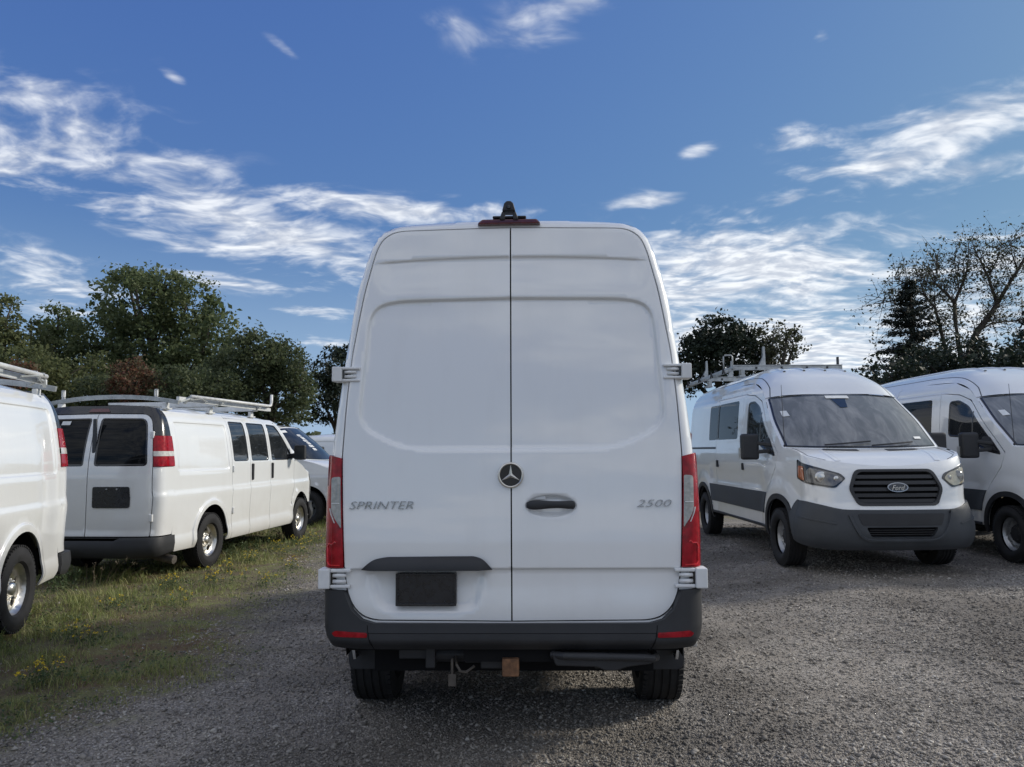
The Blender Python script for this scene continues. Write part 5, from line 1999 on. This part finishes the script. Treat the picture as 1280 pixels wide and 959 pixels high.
def stones():
    """loose crushed stone on the near part of the lot"""
    n = 190000
    # more of them near the camera, none under grass
    y = 3.5 + (rng.random(n) ** 1.7) * 11.5
    half = (y + .4) * .68
    x = rng.uniform(-1, 1, n) * half + .05 * y
    k = (rng.random(n) > g_mask(x, y) * .96) & (rng.random(n) > .25 * (np.sin(x * 1.9 + np.sin(y * .8) * 2) > .35))
    x, y = x[k], y[k]
    n = len(x)
    s_ = np.exp(rng.normal(math.log(.0066), .40, n)) * (1 + .055 * np.clip(y - 4, 0, 8))
    s_ = np.clip(s_, .003, .026)
    base = np.array([(1, 0, 0), (0, 1, 0), (-1, 0, 0), (0, -1, 0), (0, 0, 1), (0, 0, -1)], float)
    f = np.array([(0, 1, 4), (1, 2, 4), (2, 3, 4), (3, 0, 4), (1, 0, 5), (2, 1, 5), (3, 2, 5), (0, 3, 5)])
    V = base[None] * rng.uniform(.55, 1.25, (n, 6, 1)) + rng.normal(0, .22, (n, 6, 3))
    V *= np.array([1.15, .85, .62])
    a = rng.uniform(0, 6.28, n)
    c, sn = np.cos(a)[:, None], np.sin(a)[:, None]
    vx, vy = V[:, :, 0] * c - V[:, :, 1] * sn, V[:, :, 0] * sn + V[:, :, 1] * c
    tl = rng.normal(0, .35, n)[:, None]
    vz = V[:, :, 2] + vx * tl
    P = np.stack([vx * s_[:, None] + x[:, None], vy * s_[:, None] + y[:, None],
                  vz * s_[:, None] + (ground_z(x, y) + .012 * np.sin(x * 1.7 + 1) * np.sin(y * 1.3) - .006 + s_ * .30)[:, None]], -1).reshape(-1, 3)
    F = (f[None] + (np.arange(n) * 6)[:, None, None]).reshape(-1, 3)
    m, t, b = material('crushed_stone')
    g = t.new('ShaderNodeNewGeometry')
    r = g.outputs['Random Per Island']
    n1 = t.noise(g.outputs['Position'], .55, 5.0, .6)
    c = t.ramp(r, [(0, (.13, .123, .115)), (.35, (.22, .209, .194)), (.7, (.315, .30, .277)), (.95, (.40, .385, .36)), (1, (.47, .455, .43))])
    c = t.mix(1.0, c, t.mix(t.smooth(n1, .36, .64), (.66, .64, .62), (1.15, 1.12, 1.08)), 'MULTIPLY')
    t.put(b.inputs['Base Color'], c)
    b.inputs['Roughness'].default_value = .9
    b.inputs['Specular IOR Level'].default_value = .25
    me = bpy.data.meshes.new('gravel')
    me.vertices.add(len(P)); me.vertices.foreach_set('co', P.ravel())
    me.loops.add(len(F) * 3); me.loops.foreach_set('vertex_index', F.ravel().astype(np.int32))
    me.polygons.add(len(F)); me.polygons.foreach_set('loop_start', np.arange(0, len(F) * 3, 3, dtype=np.int32))
    me.update(calc_edges=True)
    me.materials.append(m)
    o = link(bpy.data.objects.new('gravel', me))
    tag(o, 'loose grey crushed stone strewn over the lot', None, None, 'stuff')


def tri_mesh(name, P, F, mat, parent=None):
    me = bpy.data.meshes.new(name)
    P = np.asarray(P, np.float32)
    F = np.asarray(F, np.int32)
    k = F.shape[1]
    me.vertices.add(len(P)); me.vertices.foreach_set('co', P.ravel())
    me.loops.add(F.size); me.loops.foreach_set('vertex_index', F.ravel())
    me.polygons.add(len(F)); me.polygons.foreach_set('loop_start', np.arange(0, F.size, k, dtype=np.int32))
    me.update(calc_edges=True)
    me.materials.append(mat)
    return link(bpy.data.objects.new(name, me), parent)


M_GRASS = leafy('grass_blades', [(0, (.095, .135, .044)), (.35, (.20, .245, .076)), (.6, (.29, .30, .11)), (.8, (.36, .33, .15)), (1, (.44, .38, .22))], .30)
M_WEED = leafy('weed_leaves', [(0, (.045, .075, .032)), (.5, (.085, .125, .052)), (1, (.15, .18, .085))], .30)
M_YELLOW = leafy('yellow_petals', [(0, (.60, .42, .02)), (1, (.80, .62, .05))], .2)
M_DRY = leafy('dry_stalks', [(0, (.085, .066, .042)), (.6, (.17, .135, .085)), (1, (.30, .26, .18))], .2)


def blades(x, y, h, w, lean, mat, name):
    n = len(x)
    a = rng.uniform(0, 6.28, n)
    dx, dy = np.cos(a), np.sin(a)
    b = a + rng.normal(1.57, .5, n)
    lx, ly = np.cos(b) * lean * h, np.sin(b) * lean * h
    z0 = ground_z(x, y) - .008
    P = np.empty((n, 5, 3))
    P[:, 0] = np.stack([x - dx * w, y - dy * w, z0], 1)
    P[:, 1] = np.stack([x + dx * w, y + dy * w, z0], 1)
    P[:, 2] = np.stack([x + dx * w * .8 + lx * .35, y + dy * w * .8 + ly * .35, z0 + h * .62], 1)
    P[:, 3] = np.stack([x - dx * w * .8 + lx * .35, y - dy * w * .8 + ly * .35, z0 + h * .62], 1)
    P[:, 4] = np.stack([x + lx, y + ly, z0 + h * .98], 1)
    i = (np.arange(n) * 5)[:, None]
    F = np.concatenate([i + np.array([[0, 1, 2]]), i + np.array([[0, 2, 3]]), i + np.array([[3, 2, 4]])])
    return tri_mesh(name, P.reshape(-1, 3), F, mat)


def grass():
    n = 330000
    y = 3.6 + (rng.random(n) ** 1.35) * 16.5
    x = rng.uniform(-1, 1, n) * (y * .35 + .8) - (y * .35 + 1.4)
    tuft = .5 + .5 * np.sin(x * 6.1 + 1.7 * np.sin(y * 2.9)) * np.sin(y * 5.4 + 1.3 * np.sin(x * 4.1))
    tuft = np.clip(tuft + .25 * np.sin(x * 13 + y * 3) * np.sin(y * 15 - x * 5), 0, 1)
    big = .5 + .5 * np.sin(x * 1.7 + np.sin(y * 1.1) * 1.4) * np.sin(y * 1.35 + .5)
    gm = g_mask(x, y)
    dens = gm ** .8 * (.14 + .86 * tuft ** 1.3 * (0.25 + .75 * big))
    k = rng.random(n) < dens
    x, y, tuft, big, gm = x[k], y[k], tuft[k], big[k], gm[k]
    near_van = np.exp(-((x + 4.3) / .7) ** 2)
    h = (.010 + .042 * tuft * gm * (.3 + big)) * np.exp(rng.normal(0, .45, len(x))) * (1 + .8 * near_van)
    h = np.clip(h, .010, .30)
    w = (.0018 + .0012 * rng.random(len(x))) * (1 + .09 * np.clip(y - 4, 0, 14))
    o = blades(x, y, h, w, rng.uniform(.15, 1.5, len(x)), M_GRASS, 'grass')
    tag(o, 'rough uneven grass growing round the vans on the left', None, None, 'stuff')
    # flattened dead stems between the tufts
    n = 60000
    y = 3.6 + (rng.random(n) ** 1.35) * 15
    x = rng.uniform(-1, 1, n) * (y * .35 + .8) - (y * .35 + 1.2)
    pt = np.sin(x * 2.1 + 1.5 * np.sin(y * 1.9)) * np.sin(y * 2.7 + x)
    k = (rng.random(n) < g_mask(x, y)) & (pt > -.25)
    x, y = x[k], y[k]
    h = rng.uniform(.012, .035, len(x))
    o = blades(x, y, h, .0022 * (1 + .08 * np.clip(y - 4, 0, 14)), rng.uniform(1.5, 5.0, len(x)), M_DRY, 'dead_grass')
    tag(o, 'flattened dead grass stems between the green tufts', None, None, 'stuff')
    # broad low weeds among it
    n = 60000
    y = 3.8 + (rng.random(n) ** 1.3) * 15
    x = rng.uniform(-1, 1, n) * (y * .35 + .8) - (y * .35 + 1.3)
    cl = np.sin(x * 3.3 + 2 * np.sin(y * 1.7)) * np.sin(y * 2.9 + x)
    k = (rng.random(n) < g_mask(x, y)) & (cl > .15)
    x, y = x[k], y[k]
    n = len(x)
    s_ = rng.uniform(.006, .018, n)
    z = ground_z(x, y) + rng.uniform(.005, .07, n) * g_mask(x, y)
    P = leaf_quads(np.stack([x, y, z], 1), s_, flat=.7)
    i = (np.arange(n) * 4)[:, None]
    o = tri_mesh('low_weeds', P, i + np.array([[0, 1, 2, 3]]), M_WEED)
    tag(o, 'broad-leaved weeds low in the grass verge', None, None, 'stuff')


def leaf_quads(C, s_, flat=0.0, aspect=.6):
    n = len(C)
    d = rng.normal(0, 1, (n, 3))
    d[:, 2] *= (1 - flat)
    d /= np.linalg.norm(d, axis=1)[:, None]
    e = rng.normal(0, 1, (n, 3))
    e[:, 2] *= (1 - flat)
    e -= (e * d).sum(1)[:, None] * d
    e /= np.linalg.norm(e, axis=1)[:, None] + 1e-9
    s_ = np.asarray(s_)[:, None]
    bend = np.cross(d, e) * s_ * .25
    return np.stack([C - d * s_, C - e * s_ * aspect + bend, C + d * s_, C + e * s_ * aspect + bend], 1).reshape(-1, 3)


def at(u, v, d):
    """photograph pixel and distance -> place"""
    az, el = px_dir(u, v)
    return np.array([d * math.tan(az), d, CAM_H + math.tan(el) * math.hypot(d * math.tan(az), d)])


def on_ground(u, v):
    az, el = px_dir(u, v)
    r = -CAM_H / math.tan(el)
    return r * math.sin(az), r * math.cos(az)


stones()
grass()

# yellow wildflowers, one clump each
spots = [(343, 688), (371, 681), (312, 704), (259, 726), (330, 734), (220, 758), (141, 762), (80, 804), (121, 806), (61, 858), (36, 862),
         (213, 737), (282, 717), (361, 712), (397, 678), (384, 684), (352, 697), (300, 728), (268, 735), (375, 694)]
for i, (u, v) in enumerate(spots):
    x, y = on_ground(u, v)
    f = thing('wildflower', 'small yellow wildflower clump blooming in the grass verge', 'flower', (x, y, 0), rng.uniform(0, 6), 'yellow wildflowers in the grass')
    k = int(rng.integers(7, 15))
    mb = MB(); fl = []
    for j in range(k):
        bx, by = rng.normal(0, .055, 2)
        tx, ty, tz = bx + rng.normal(0, .035), by + rng.normal(0, .035), rng.uniform(.07, .19)
        mb.tube([(bx, by, -.01), ((bx + tx) / 2 + .01, (by + ty) / 2, tz * .55), (tx, ty, tz)], [.0022, .002, .0016], 4, cap=False)
        fl.append((tx, ty, tz))
    mb.build('stem', M_WEED, f)
    C = np.concatenate([np.array(p) + rng.normal(0, (.008, .008, .006), (6, 3)) for p in fl])
    P = leaf_quads(C, rng.uniform(.005, .010, len(C)), flat=.6, aspect=.8)
    o = tri_mesh('blossom', P, (np.arange(len(C)) * 4)[:, None] + np.array([[0, 1, 2, 3]]), M_YELLOW, f)
    C = np.concatenate([np.array(p) * np.array([1, 1, .5]) + rng.normal(0, (.03, .03, .03), (8, 3)) for p in fl])
    tri_mesh('leaves', leaf_quads(C, rng.uniform(.008, .02, len(C)), .3, .4), (np.arange(len(C)) * 4)[:, None] + np.array([[0, 1, 2, 3]]), M_WEED, f)

# leafy weeds and seed stalks along the tyres and under the bumper
for i, (u, v, hh) in enumerate([(305, 690, .24), (322, 684, .26), (288, 700, .20), (338, 680, .22), (72, 742, .22), (88, 736, .25), (298, 694, .25), (316, 690, .22), (350, 676, .2)]):
    x, y = on_ground(u, v)
    f = thing('leafy_weed', 'grey-green leafy weed standing beside the parked vans', 'weed', (x, y, 0), rng.uniform(0, 6), 'leafy weeds beside the vans')
    mb = MB(); C = []
    for j in range(9):
        bx, by = rng.normal(0, .07, 2)
        tx, ty, tz = bx + rng.normal(0, .06), by + rng.normal(0, .06), hh * rng.uniform(.6, 1.1)
        mb.tube([(bx, by, -.01), (tx, ty, tz)], [.003, .0015], 4, cap=False)
        for q in np.linspace(.2, 1, 12):
            C.append((bx + (tx - bx) * q + rng.normal(0, .016), by + (ty - by) * q + rng.normal(0, .016), tz * q))
    mb.build('stem', M_WEED, f)
    C = np.array(C)
    tri_mesh('leaves', leaf_quads(C, rng.uniform(.010, .026, len(C)), .3, .42), (np.arange(len(C)) * 4)[:, None] + np.array([[0, 1, 2, 3]]), M_WEED, f)
for i, (u, v, hh, lx) in enumerate([(108, 734, .26, -.02), (116, 738, .30, .0), (124, 736, .24, .02), (130, 736, .30, .14), (136, 734, .34, .20), (142, 732, .26, .24), (150, 734, .22, .26), (112, 745, .2, .05), (119, 742, .26, -.04)]):
    x, y = on_ground(u, v)
    f = thing('seed_stalk', 'dry pale grass stalk with a seed head below the black bumper', 'grass stalk', (x, y, 0), 0, 'seed stalks below the bumper')
    mb = MB()
    pts = [(0, 0, -.01), (lx * .4, .01, hh * .6), (lx, .02, hh)]
    mb.tube(pts, [.0032, .0026, .002], 4, cap=False)
    mb.build('stem', M_DRY, f)
    C = np.array(pts[-1]) + rng.normal(0, (.012, .012, .016), (12, 3))
    tri_mesh('seed_head', leaf_quads(C, rng.uniform(.006, .016, 12), 0, .3), (np.arange(12) * 4)[:, None] + np.array([[0, 1, 2, 3]]), M_DRY, f)

# ------------------------------------------------------------------ trees
M_BARK = simple('bark', (.060, .050, .040), .9, var=.4, vscale=5, bump=.5, bscale=12)
M_BARKL = simple('pale_bark', (.085, .078, .068), .9, var=.35, vscale=5, bump=.5, bscale=12)
LV = {
    'oak': leafy('oak_leaves', [(0, (.055, .080, .036)), (.4, (.10, .132, .060)), (.7, (.145, .175, .078)), (1, (.20, .21, .105))], .48),
    'olive': leafy('olive_leaves', [(0, (.058, .074, .032)), (.4, (.11, .132, .056)), (.7, (.155, .17, .074)), (1, (.20, .195, .095))], .48),
    'bush': leafy('bush_leaves', [(0, (.044, .064, .034)), (.5, (.088, .112, .055)), (1, (.16, .172, .085))], .45),
    'red': leafy('red_leaves', [(0, (.09, .055, .036)), (.35, (.18, .075, .05)), (.6, (.14, .115, .065)), (1, (.17, .16, .09))], .45),
    'dark': leafy('dark_leaves', [(0, (.012, .020, .014)), (.5, (.022, .034, .022)), (1, (.046, .058, .034))], .2),
    'sparse': leafy('thin_leaves', [(0, (.032, .040, .024)), (.5, (.058, .066, .038)), (1, (.10, .104, .058))], .35),
    'fir': leafy('fir_needles', [(0, (.010, .016, .013)), (.5, (.020, .028, .022)), (1, (.036, .046, .034))], .12),
}


def leaf_tree(name, label, cat, d, lobes, kind, n, ls, group=None, clump=.55, base=None, bark=None, fill=.62, limbs=True, hollow=.62):
    """lobes in picture units (centre u, v and radii) at distance d: each becomes a rounded mass of leaf clumps"""
    k = d / 961.0
    L = [(at(u, v, d + (i % 3 - 1) * 1.2), ru * k, rv * k) for i, (u, v, ru, rv) in enumerate(lobes)]
    bx = np.mean([c[0] for c, _, _ in L]) if base is None else at(base, 540, d)[0]
    root = thing(name, label, cat, (bx, d, 0), 0, group)
    org = np.array([bx, d, 0.0])
    low = min(c[2] - rv for c, _, rv in L)
    top = max(c[2] for c, _, rv in L)
    mb = MB()
    r0 = .035 * top + .05
    fork = np.array([0, 0, max(.8, low * .75 + .2)])
    mb.tube([(0, 0, -.1), (.05, 0, fork[2] * .5), tuple(fork)], [r0 * 1.25, r0, r0 * .85], 8)
    if limbs:
        for c, ru, rv in L:
            e = c - org
            mid = (fork + e) / 2 + np.array([rng.normal(0, .25), rng.normal(0, .25), .2])
            mb.tube([tuple(fork * .97), tuple(mid), tuple(e), tuple(e + np.array([rng.normal(0, .3) * ru, 0, rv * .75]))], [r0 * .55, r0 * .33, r0 * .16, r0 * .05], 6)
            for q in range(4):
                s2 = mid + (e - mid) * rng.uniform(.2, 1)
                dirv = rng.normal(0, 1, 3); dirv[2] = abs(dirv[2]) * .6
                dirv /= np.linalg.norm(dirv)
                mb.tube([tuple(s2), tuple(s2 + dirv * ru * .9)], [r0 * .12, r0 * .03], 5, cap=False)
    mb.build('trunk', bark or M_BARK, root, smooth=True)
    vol = np.array([ru * ru * rv for _, ru, rv in L]) ** .7
    cnt = (vol / vol.sum() * n).astype(int)
    pts, nr = [], []
    for (c, ru, rv), m in zip(L, cnt):
        nc = max(6, int(m / 26))
        u = rng.normal(0, 1, (nc, 3)); u /= np.linalg.norm(u, axis=1)[:, None]
        rad = hollow + (1 - hollow) * rng.random(nc) ** .5
        rad *= 1 + rng.normal(0, .10, nc)
        cc = c - org + u * rad[:, None] * np.array([ru, ru * .9, rv])
        w = rng.integers(0, nc, m)
        cs = clump * rng.uniform(.5, 1.3, nc)
        p = cc[w] + rng.normal(0, 1, (m, 3)) * (cs[w] * .42)[:, None] * np.array([1, 1, .72])
        pts.append(p)
    p = np.concatenate(pts)
    p[:, 2] = np.maximum(p[:, 2], .05)
    s_ = ls * np.exp(rng.normal(0, .3, len(p)))
    o = tri_mesh('crown', leaf_quads(p, s_, .15, .62), (np.arange(len(p)) * 4)[:, None] + np.array([[0, 1, 2, 3]]), LV[kind], root)
    return root


WOOD = 'trees and shrubs along the edge of the lot'
leaf_tree('oak_tree', 'tallest broad green tree behind the vans on the left', 'tree', 42,
          [(172, 378, 46, 44), (232, 385, 42, 42), (132, 418, 42, 42), (258, 428, 38, 38), (196, 430, 62, 46), (112, 452, 40, 34), (282, 442, 16, 26), (205, 360, 30, 24), (160, 350, 24, 18), (230, 470, 60, 40), (160, 480, 60, 40)], 'oak', 30000, .098, WOOD, .62, base=195)
leaf_tree('broadleaf_tree', 'olive green tree at the far left frame edge', 'tree', 38,
          [(8, 400, 26, 28), (-30, 420, 40, 46), (38, 428, 24, 32), (0, 455, 50, 40), (-60, 460, 50, 60), (-80, 400, 50, 50)], 'olive', 14000, .092, WOOD, .5, base=5)
leaf_tree('broadleaf_tree', 'small thin-crowned tree between the far left tree and the tallest one', 'tree', 45,
          [(74, 402, 20, 18), (60, 420, 16, 18), (86, 425, 14, 22), (72, 445, 26, 30)], 'oak', 4200, .095, WOOD, .5)
leaf_tree('broadleaf_tree', 'rounded dark green tree sloping down to the right of the tallest tree', 'tree', 35,
          [(318, 446, 30, 30), (352, 458, 30, 30), (296, 470, 38, 36), (374, 486, 16, 40), (336, 494, 56, 40), (345, 440, 14, 18), (312, 424, 10, 14)], 'bush', 20000, .072, WOOD, .48, base=335)
leaf_tree('broadleaf_tree', 'dark narrow tree showing just left of the tall middle van', 'tree', 48,
          [(410, 466, 20, 28), (402, 500, 20, 34), (432, 462, 24, 30), (450, 490, 40, 40)], 'dark', 9000, .095, WOOD, .55)
leaf_tree('shrub', 'olive brush in front of the far left tree', 'shrub', 33,
          [(28, 468, 44, 30), (70, 478, 36, 28), (112, 470, 26, 30), (-20, 475, 40, 40), (95, 500, 50, 30)], 'olive', 12000, .070, WOOD, .45)
leaf_tree('shrub', 'reddish brown autumn shrub below the tallest tree', 'shrub', 32,
          [(165, 476, 26, 24), (185, 486, 20, 22), (150, 492, 22, 20), (172, 462, 12, 12)], 'red', 5000, .055, WOOD, .36)
leaf_tree('shrub', 'small red-leaved shrub above the roof rack at the left frame edge', 'shrub', 31.5,
          [(22, 470, 24, 14), (8, 478, 18, 14)], 'red', 2200, .055, WOOD, .34)
leaf_tree('shrub', 'dull green brush right of the reddish shrub', 'shrub', 32.5,
          [(225, 486, 36, 28), (268, 492, 34, 28), (246, 478, 22, 20), (120, 498, 30, 26)], 'bush', 8000, .068, WOOD, .42)
leaf_tree('broadleaf_tree', 'dark round tree just right of the tall middle van', 'tree', 46,
          [(898, 420, 28, 22), (876, 440, 24, 26), (928, 424, 20, 18), (905, 448, 42, 30), (862, 462, 20, 30), (948, 448, 18, 28)], 'dark', 13000, .098, WOOD, .55)
leaf_tree('thin_tree', 'pale thin-leaved tree beside the dark round tree', 'tree', 45,
          [(966, 428, 22, 24), (984, 420, 18, 18), (975, 448, 24, 22), (992, 434, 10, 12)], 'sparse', 2400, .08, WOOD, .42, bark=M_BARKL, hollow=.1)


def fir(name, label, d, u, vtop, vbase, half, n, lean=0.0, group=WOOD):
    """dark conifer: whorls of drooping boughs that carry needle sprays"""
    k = d / 961.0
    top = at(u, vtop, d)
    zb = max(.4, at(u, vbase, d)[2])
    root = thing(name, label, 'tree', (top[0], d, 0), 0, group)
    H = top[2]
    mb = MB()
    mb.tube([(0, 0, -.1), (0, 0, H * .5), (0, 0, H)], [H * .030, H * .018, .015], 8)
    pts, sz = [], []
    W = half * k
    z = zb * .2
    while z < H - .1:
        t = (H - z) / (H - zb * .2)
        bl0 = W * min(1.0, t ** .80 * 1.05)
        for q in range(7):
            a = rng.uniform(0, 6.28)
            bl = bl0 * rng.uniform(.55, 1.2)
            e = np.array([math.cos(a) * bl, math.sin(a) * bl, bl * rng.uniform(-.10, .30)])
            mb.tube([(0, 0, z), tuple(np.array([0, 0, z]) + e * .6 + np.array([0, 0, .03])), tuple(np.array([0, 0, z]) + e)], [.03 * t + .012, .02 * t + .006, .004], 4, cap=False)
            m = int(22 + bl * 60)
            s_ = rng.uniform(.12, 1.05, m)
            sp = (1 - s_) * .22 * bl + .10
            p = np.array([0, 0, z]) + e * s_[:, None] + rng.normal(0, 1, (m, 3)) * sp[:, None] * np.array([.55, .55, .28])
            p[:, 2] -= .05 * s_ * bl
            pts.append(p)
        z += .20 + .12 * t
    p = np.concatenate(pts)
    if len(p) > n:
        p = p[rng.permutation(len(p))[:n]]
    mb.build('trunk', M_BARK, root, smooth=True)
    tri_mesh('crown', leaf_quads(p, .072 * np.exp(rng.normal(0, .3, len(p))), .35, .34), (np.arange(len(p)) * 4)[:, None] + np.array([[0, 1, 2, 3]]), LV['fir'], root)


fir('fir_tree', 'dark conical evergreen standing left of the bare-limbed tree', 30, 1137, 345, 520, 92, 24000)
fir('fir_tree', 'dark evergreen cut off by the right frame edge', 27, 1290, 366, 520, 62, 13000)
fir('fir_tree', 'low evergreen between the conical one and the right frame edge', 28, 1222, 415, 520, 50, 9000)
leaf_tree('shrub', 'dark shrub mass below the evergreens above the right van roofs', 'shrub', 26,
          [(1110, 468, 30, 22), (1160, 455, 36, 26), (1205, 448, 36, 28), (1248, 456, 34, 20), (1290, 445, 40, 28), (1180, 484, 90, 28), (1260, 478, 60, 28)], 'dark', 16000, .062, WOOD, .42)


def limbed_tree():
    """tall thin-leaved tree with forking bare limbs"""
    d = 33.0
    root = thing('limbed_tree', 'tall half-bare tree with forking limbs and thin leaves, right', 'tree', at(1205, 540, d) * np.array([1, 1, 0]), 0, WOOD)
    org = np.array(root.location)

    def q(u, v, dd=0.0):
        return at(u, v, d + dd) - org
    mb = MB()
    r = .0105 * 3
    limbs = [
        ([(1200, 560), (1206, 470), (1214, 430), (1221, 415), (1239, 392), (1247, 379)], [.26, .23, .20, .18, .16, .14], 0),
        ([(1247, 379), (1241, 364), (1235, 346), (1225, 325), (1218, 312)], [.11, .09, .07, .05, .02], .5),
        ([(1247, 379), (1261, 355), (1272, 338), (1282, 320), (1290, 302)], [.12, .10, .08, .06, .02], -.5),
        ([(1206, 470), (1198, 430), (1194, 400), (1193, 379)], [.18, .15, .13, .115], .8),
        ([(1193, 379), (1182, 366), (1169, 355), (1157, 352), (1148, 345)], [.09, .075, .06, .04, .015], 1.2),
        ([(1193, 379), (1199, 364), (1207, 346), (1210, 329), (1211, 304)], [.10, .08, .06, .04, .010], .6),
        ([(1204, 480), (1180, 430), (1174, 406), (1169, 385), (1156, 370), (1150, 352)], [.13, .11, .09, .07, .05, .02], -1.0),
        ([(1199, 364), (1196, 345), (1193, 322)], [.04, .03, .008], .5),
        ([(1235, 346), (1246, 325), (1252, 306)], [.045, .03, .01], .4),
        ([(1272, 338), (1265, 318), (1262, 302)], [.05, .03, .01], -.4),
        ([(1174, 406), (1150, 395), (1120, 380), (1098, 372)], [.05, .04, .03, .01], -1.4),
        ([(1156, 370), (1135, 355), (1118, 348)], [.04, .03, .01], -1.2),
        ([(1221, 415), (1240, 404), (1262, 402), (1285, 398)], [.06, .045, .03, .01], .2),
        ([(1169, 355), (1172, 335), (1171, 320)], [.03, .02, .006], 1.2),
    ]
    tips = []
    for pts, rr, dd in limbs:
        P = [q(u, v, dd * i / max(1, len(pts) - 1)) for i, (u, v) in enumerate(pts)]
        mb.tube([tuple(p) for p in P], [q_ * .72 for q_ in rr], 7)
        for i in range(1, len(P)):
            for s_ in np.linspace(0, 1, 4):
                if pts[i][1] < 420:
                    tips.append((P[i - 1] + (P[i] - P[i - 1]) * s_, P[i] - P[i - 1]))
    C = []
    for p, t in tips:
        for j in range(4):
            dv = t / (np.linalg.norm(t) + 1e-9) * .5 + rng.normal(0, .7, 3) + np.array([0, 0, .25])
            dv /= np.linalg.norm(dv)
            ln = rng.uniform(.5, 1.7)
            e = p + dv * ln
            mb.tube([tuple(p), tuple(p + dv * ln * .5 + rng.normal(0, .06, 3)), tuple(e)], [.014, .010, .004], 4, cap=False)
            for g_ in range(2):
                c = p + dv * ln * rng.uniform(.35, 1.1)
                C.append(c + rng.normal(0, .14, (4, 3)))
    # outer cloud of thin foliage
    for (u, v, ru, rv, m) in [(1105, 395, 30, 36, 420), (1130, 365, 36, 26, 420), (1165, 345, 30, 24, 320), (1235, 325, 40, 26, 520), (1272, 315, 24, 20, 300), (1215, 375, 60, 40, 700), (1180, 395, 60, 40, 600), (1262, 380, 30, 30, 300), (1092, 425, 18, 24, 200)]:
        k = d / 961.0
        nc = m // 24
        cc = q(u, v) + rng.uniform(-1, 1, (nc, 3)) * np.array([ru * k, 1.6, rv * k])
        T_ = np.array([p for p, _ in tips])
        for c in cc:
            j = int(np.argmin(np.linalg.norm(T_ - c, axis=1)))
            if np.linalg.norm(T_[j] - c) > 1.9:
                c = T_[j] + (c - T_[j]) * 1.9 / np.linalg.norm(T_[j] - c)
            C.append(c + rng.normal(0, .15, (6, 3)))
            mb.tube([tuple(T_[j]), tuple((T_[j] + c) / 2 + rng.normal(0, .10, 3)), tuple(c)], [.012, .008, .004], 4, cap=False)
    mb.build('trunk', M_BARK, root, smooth=True)
    C = np.concatenate(C)
    tri_mesh('crown', leaf_quads(C, .056 * np.exp(rng.normal(0, .3, len(C))), .1, .55), (np.arange(len(C)) * 4)[:, None] + np.array([[0, 1, 2, 3]]), LV['sparse'], root)


limbed_tree()


def far_wood():
    n = 26000
    az = rng.uniform(-1.0, 1.0, n)
    r = rng.uniform(75, 105, n)
    hgt = 3.2 + 1.3 * np.sin(az * 23) + .9 * np.sin(az * 61 + 1) + .6 * np.sin(az * 140)
    z = rng.random(n) ** .8 * hgt
    C = np.stack([r * np.sin(az), r * np.cos(az), z], 1)
    o = tri_mesh('distant_wood', leaf_quads(C, .42 * np.exp(rng.normal(0, .3, n)), .1, .7), (np.arange(n) * 4)[:, None] + np.array([[0, 1, 2, 3]]), LV['bush'])
    tag(o, 'low distant woodland closing the view behind the lot', None, None, 'stuff')
    # hedge-like undergrowth at the foot of the near trees, both sides
    P = []
    for (x0, x1, d0, d1, h, m) in ((-34, -7.5, 29, 36, 2.1, 15000), (9, 30, 24, 34, 1.8, 9000)):
        x = rng.uniform(x0, x1, m); y = rng.uniform(d0, d1, m)
        hh = h * (.6 + .4 * np.sin(x * 1.3) * np.sin(x * .47 + 1) + .2 * np.sin(x * 3.1 + y))
        P.append(np.stack([x, y, rng.random(m) ** .7 * np.maximum(hh, .3)], 1))
    C = np.concatenate(P)
    o = tri_mesh('undergrowth', leaf_quads(C, .12 * np.exp(rng.normal(0, .3, len(C))), .1, .6), (np.arange(len(C)) * 4)[:, None] + np.array([[0, 1, 2, 3]]), LV['bush'])
    tag(o, 'tangled undergrowth at the foot of the trees', None, None, 'stuff')


far_wood()
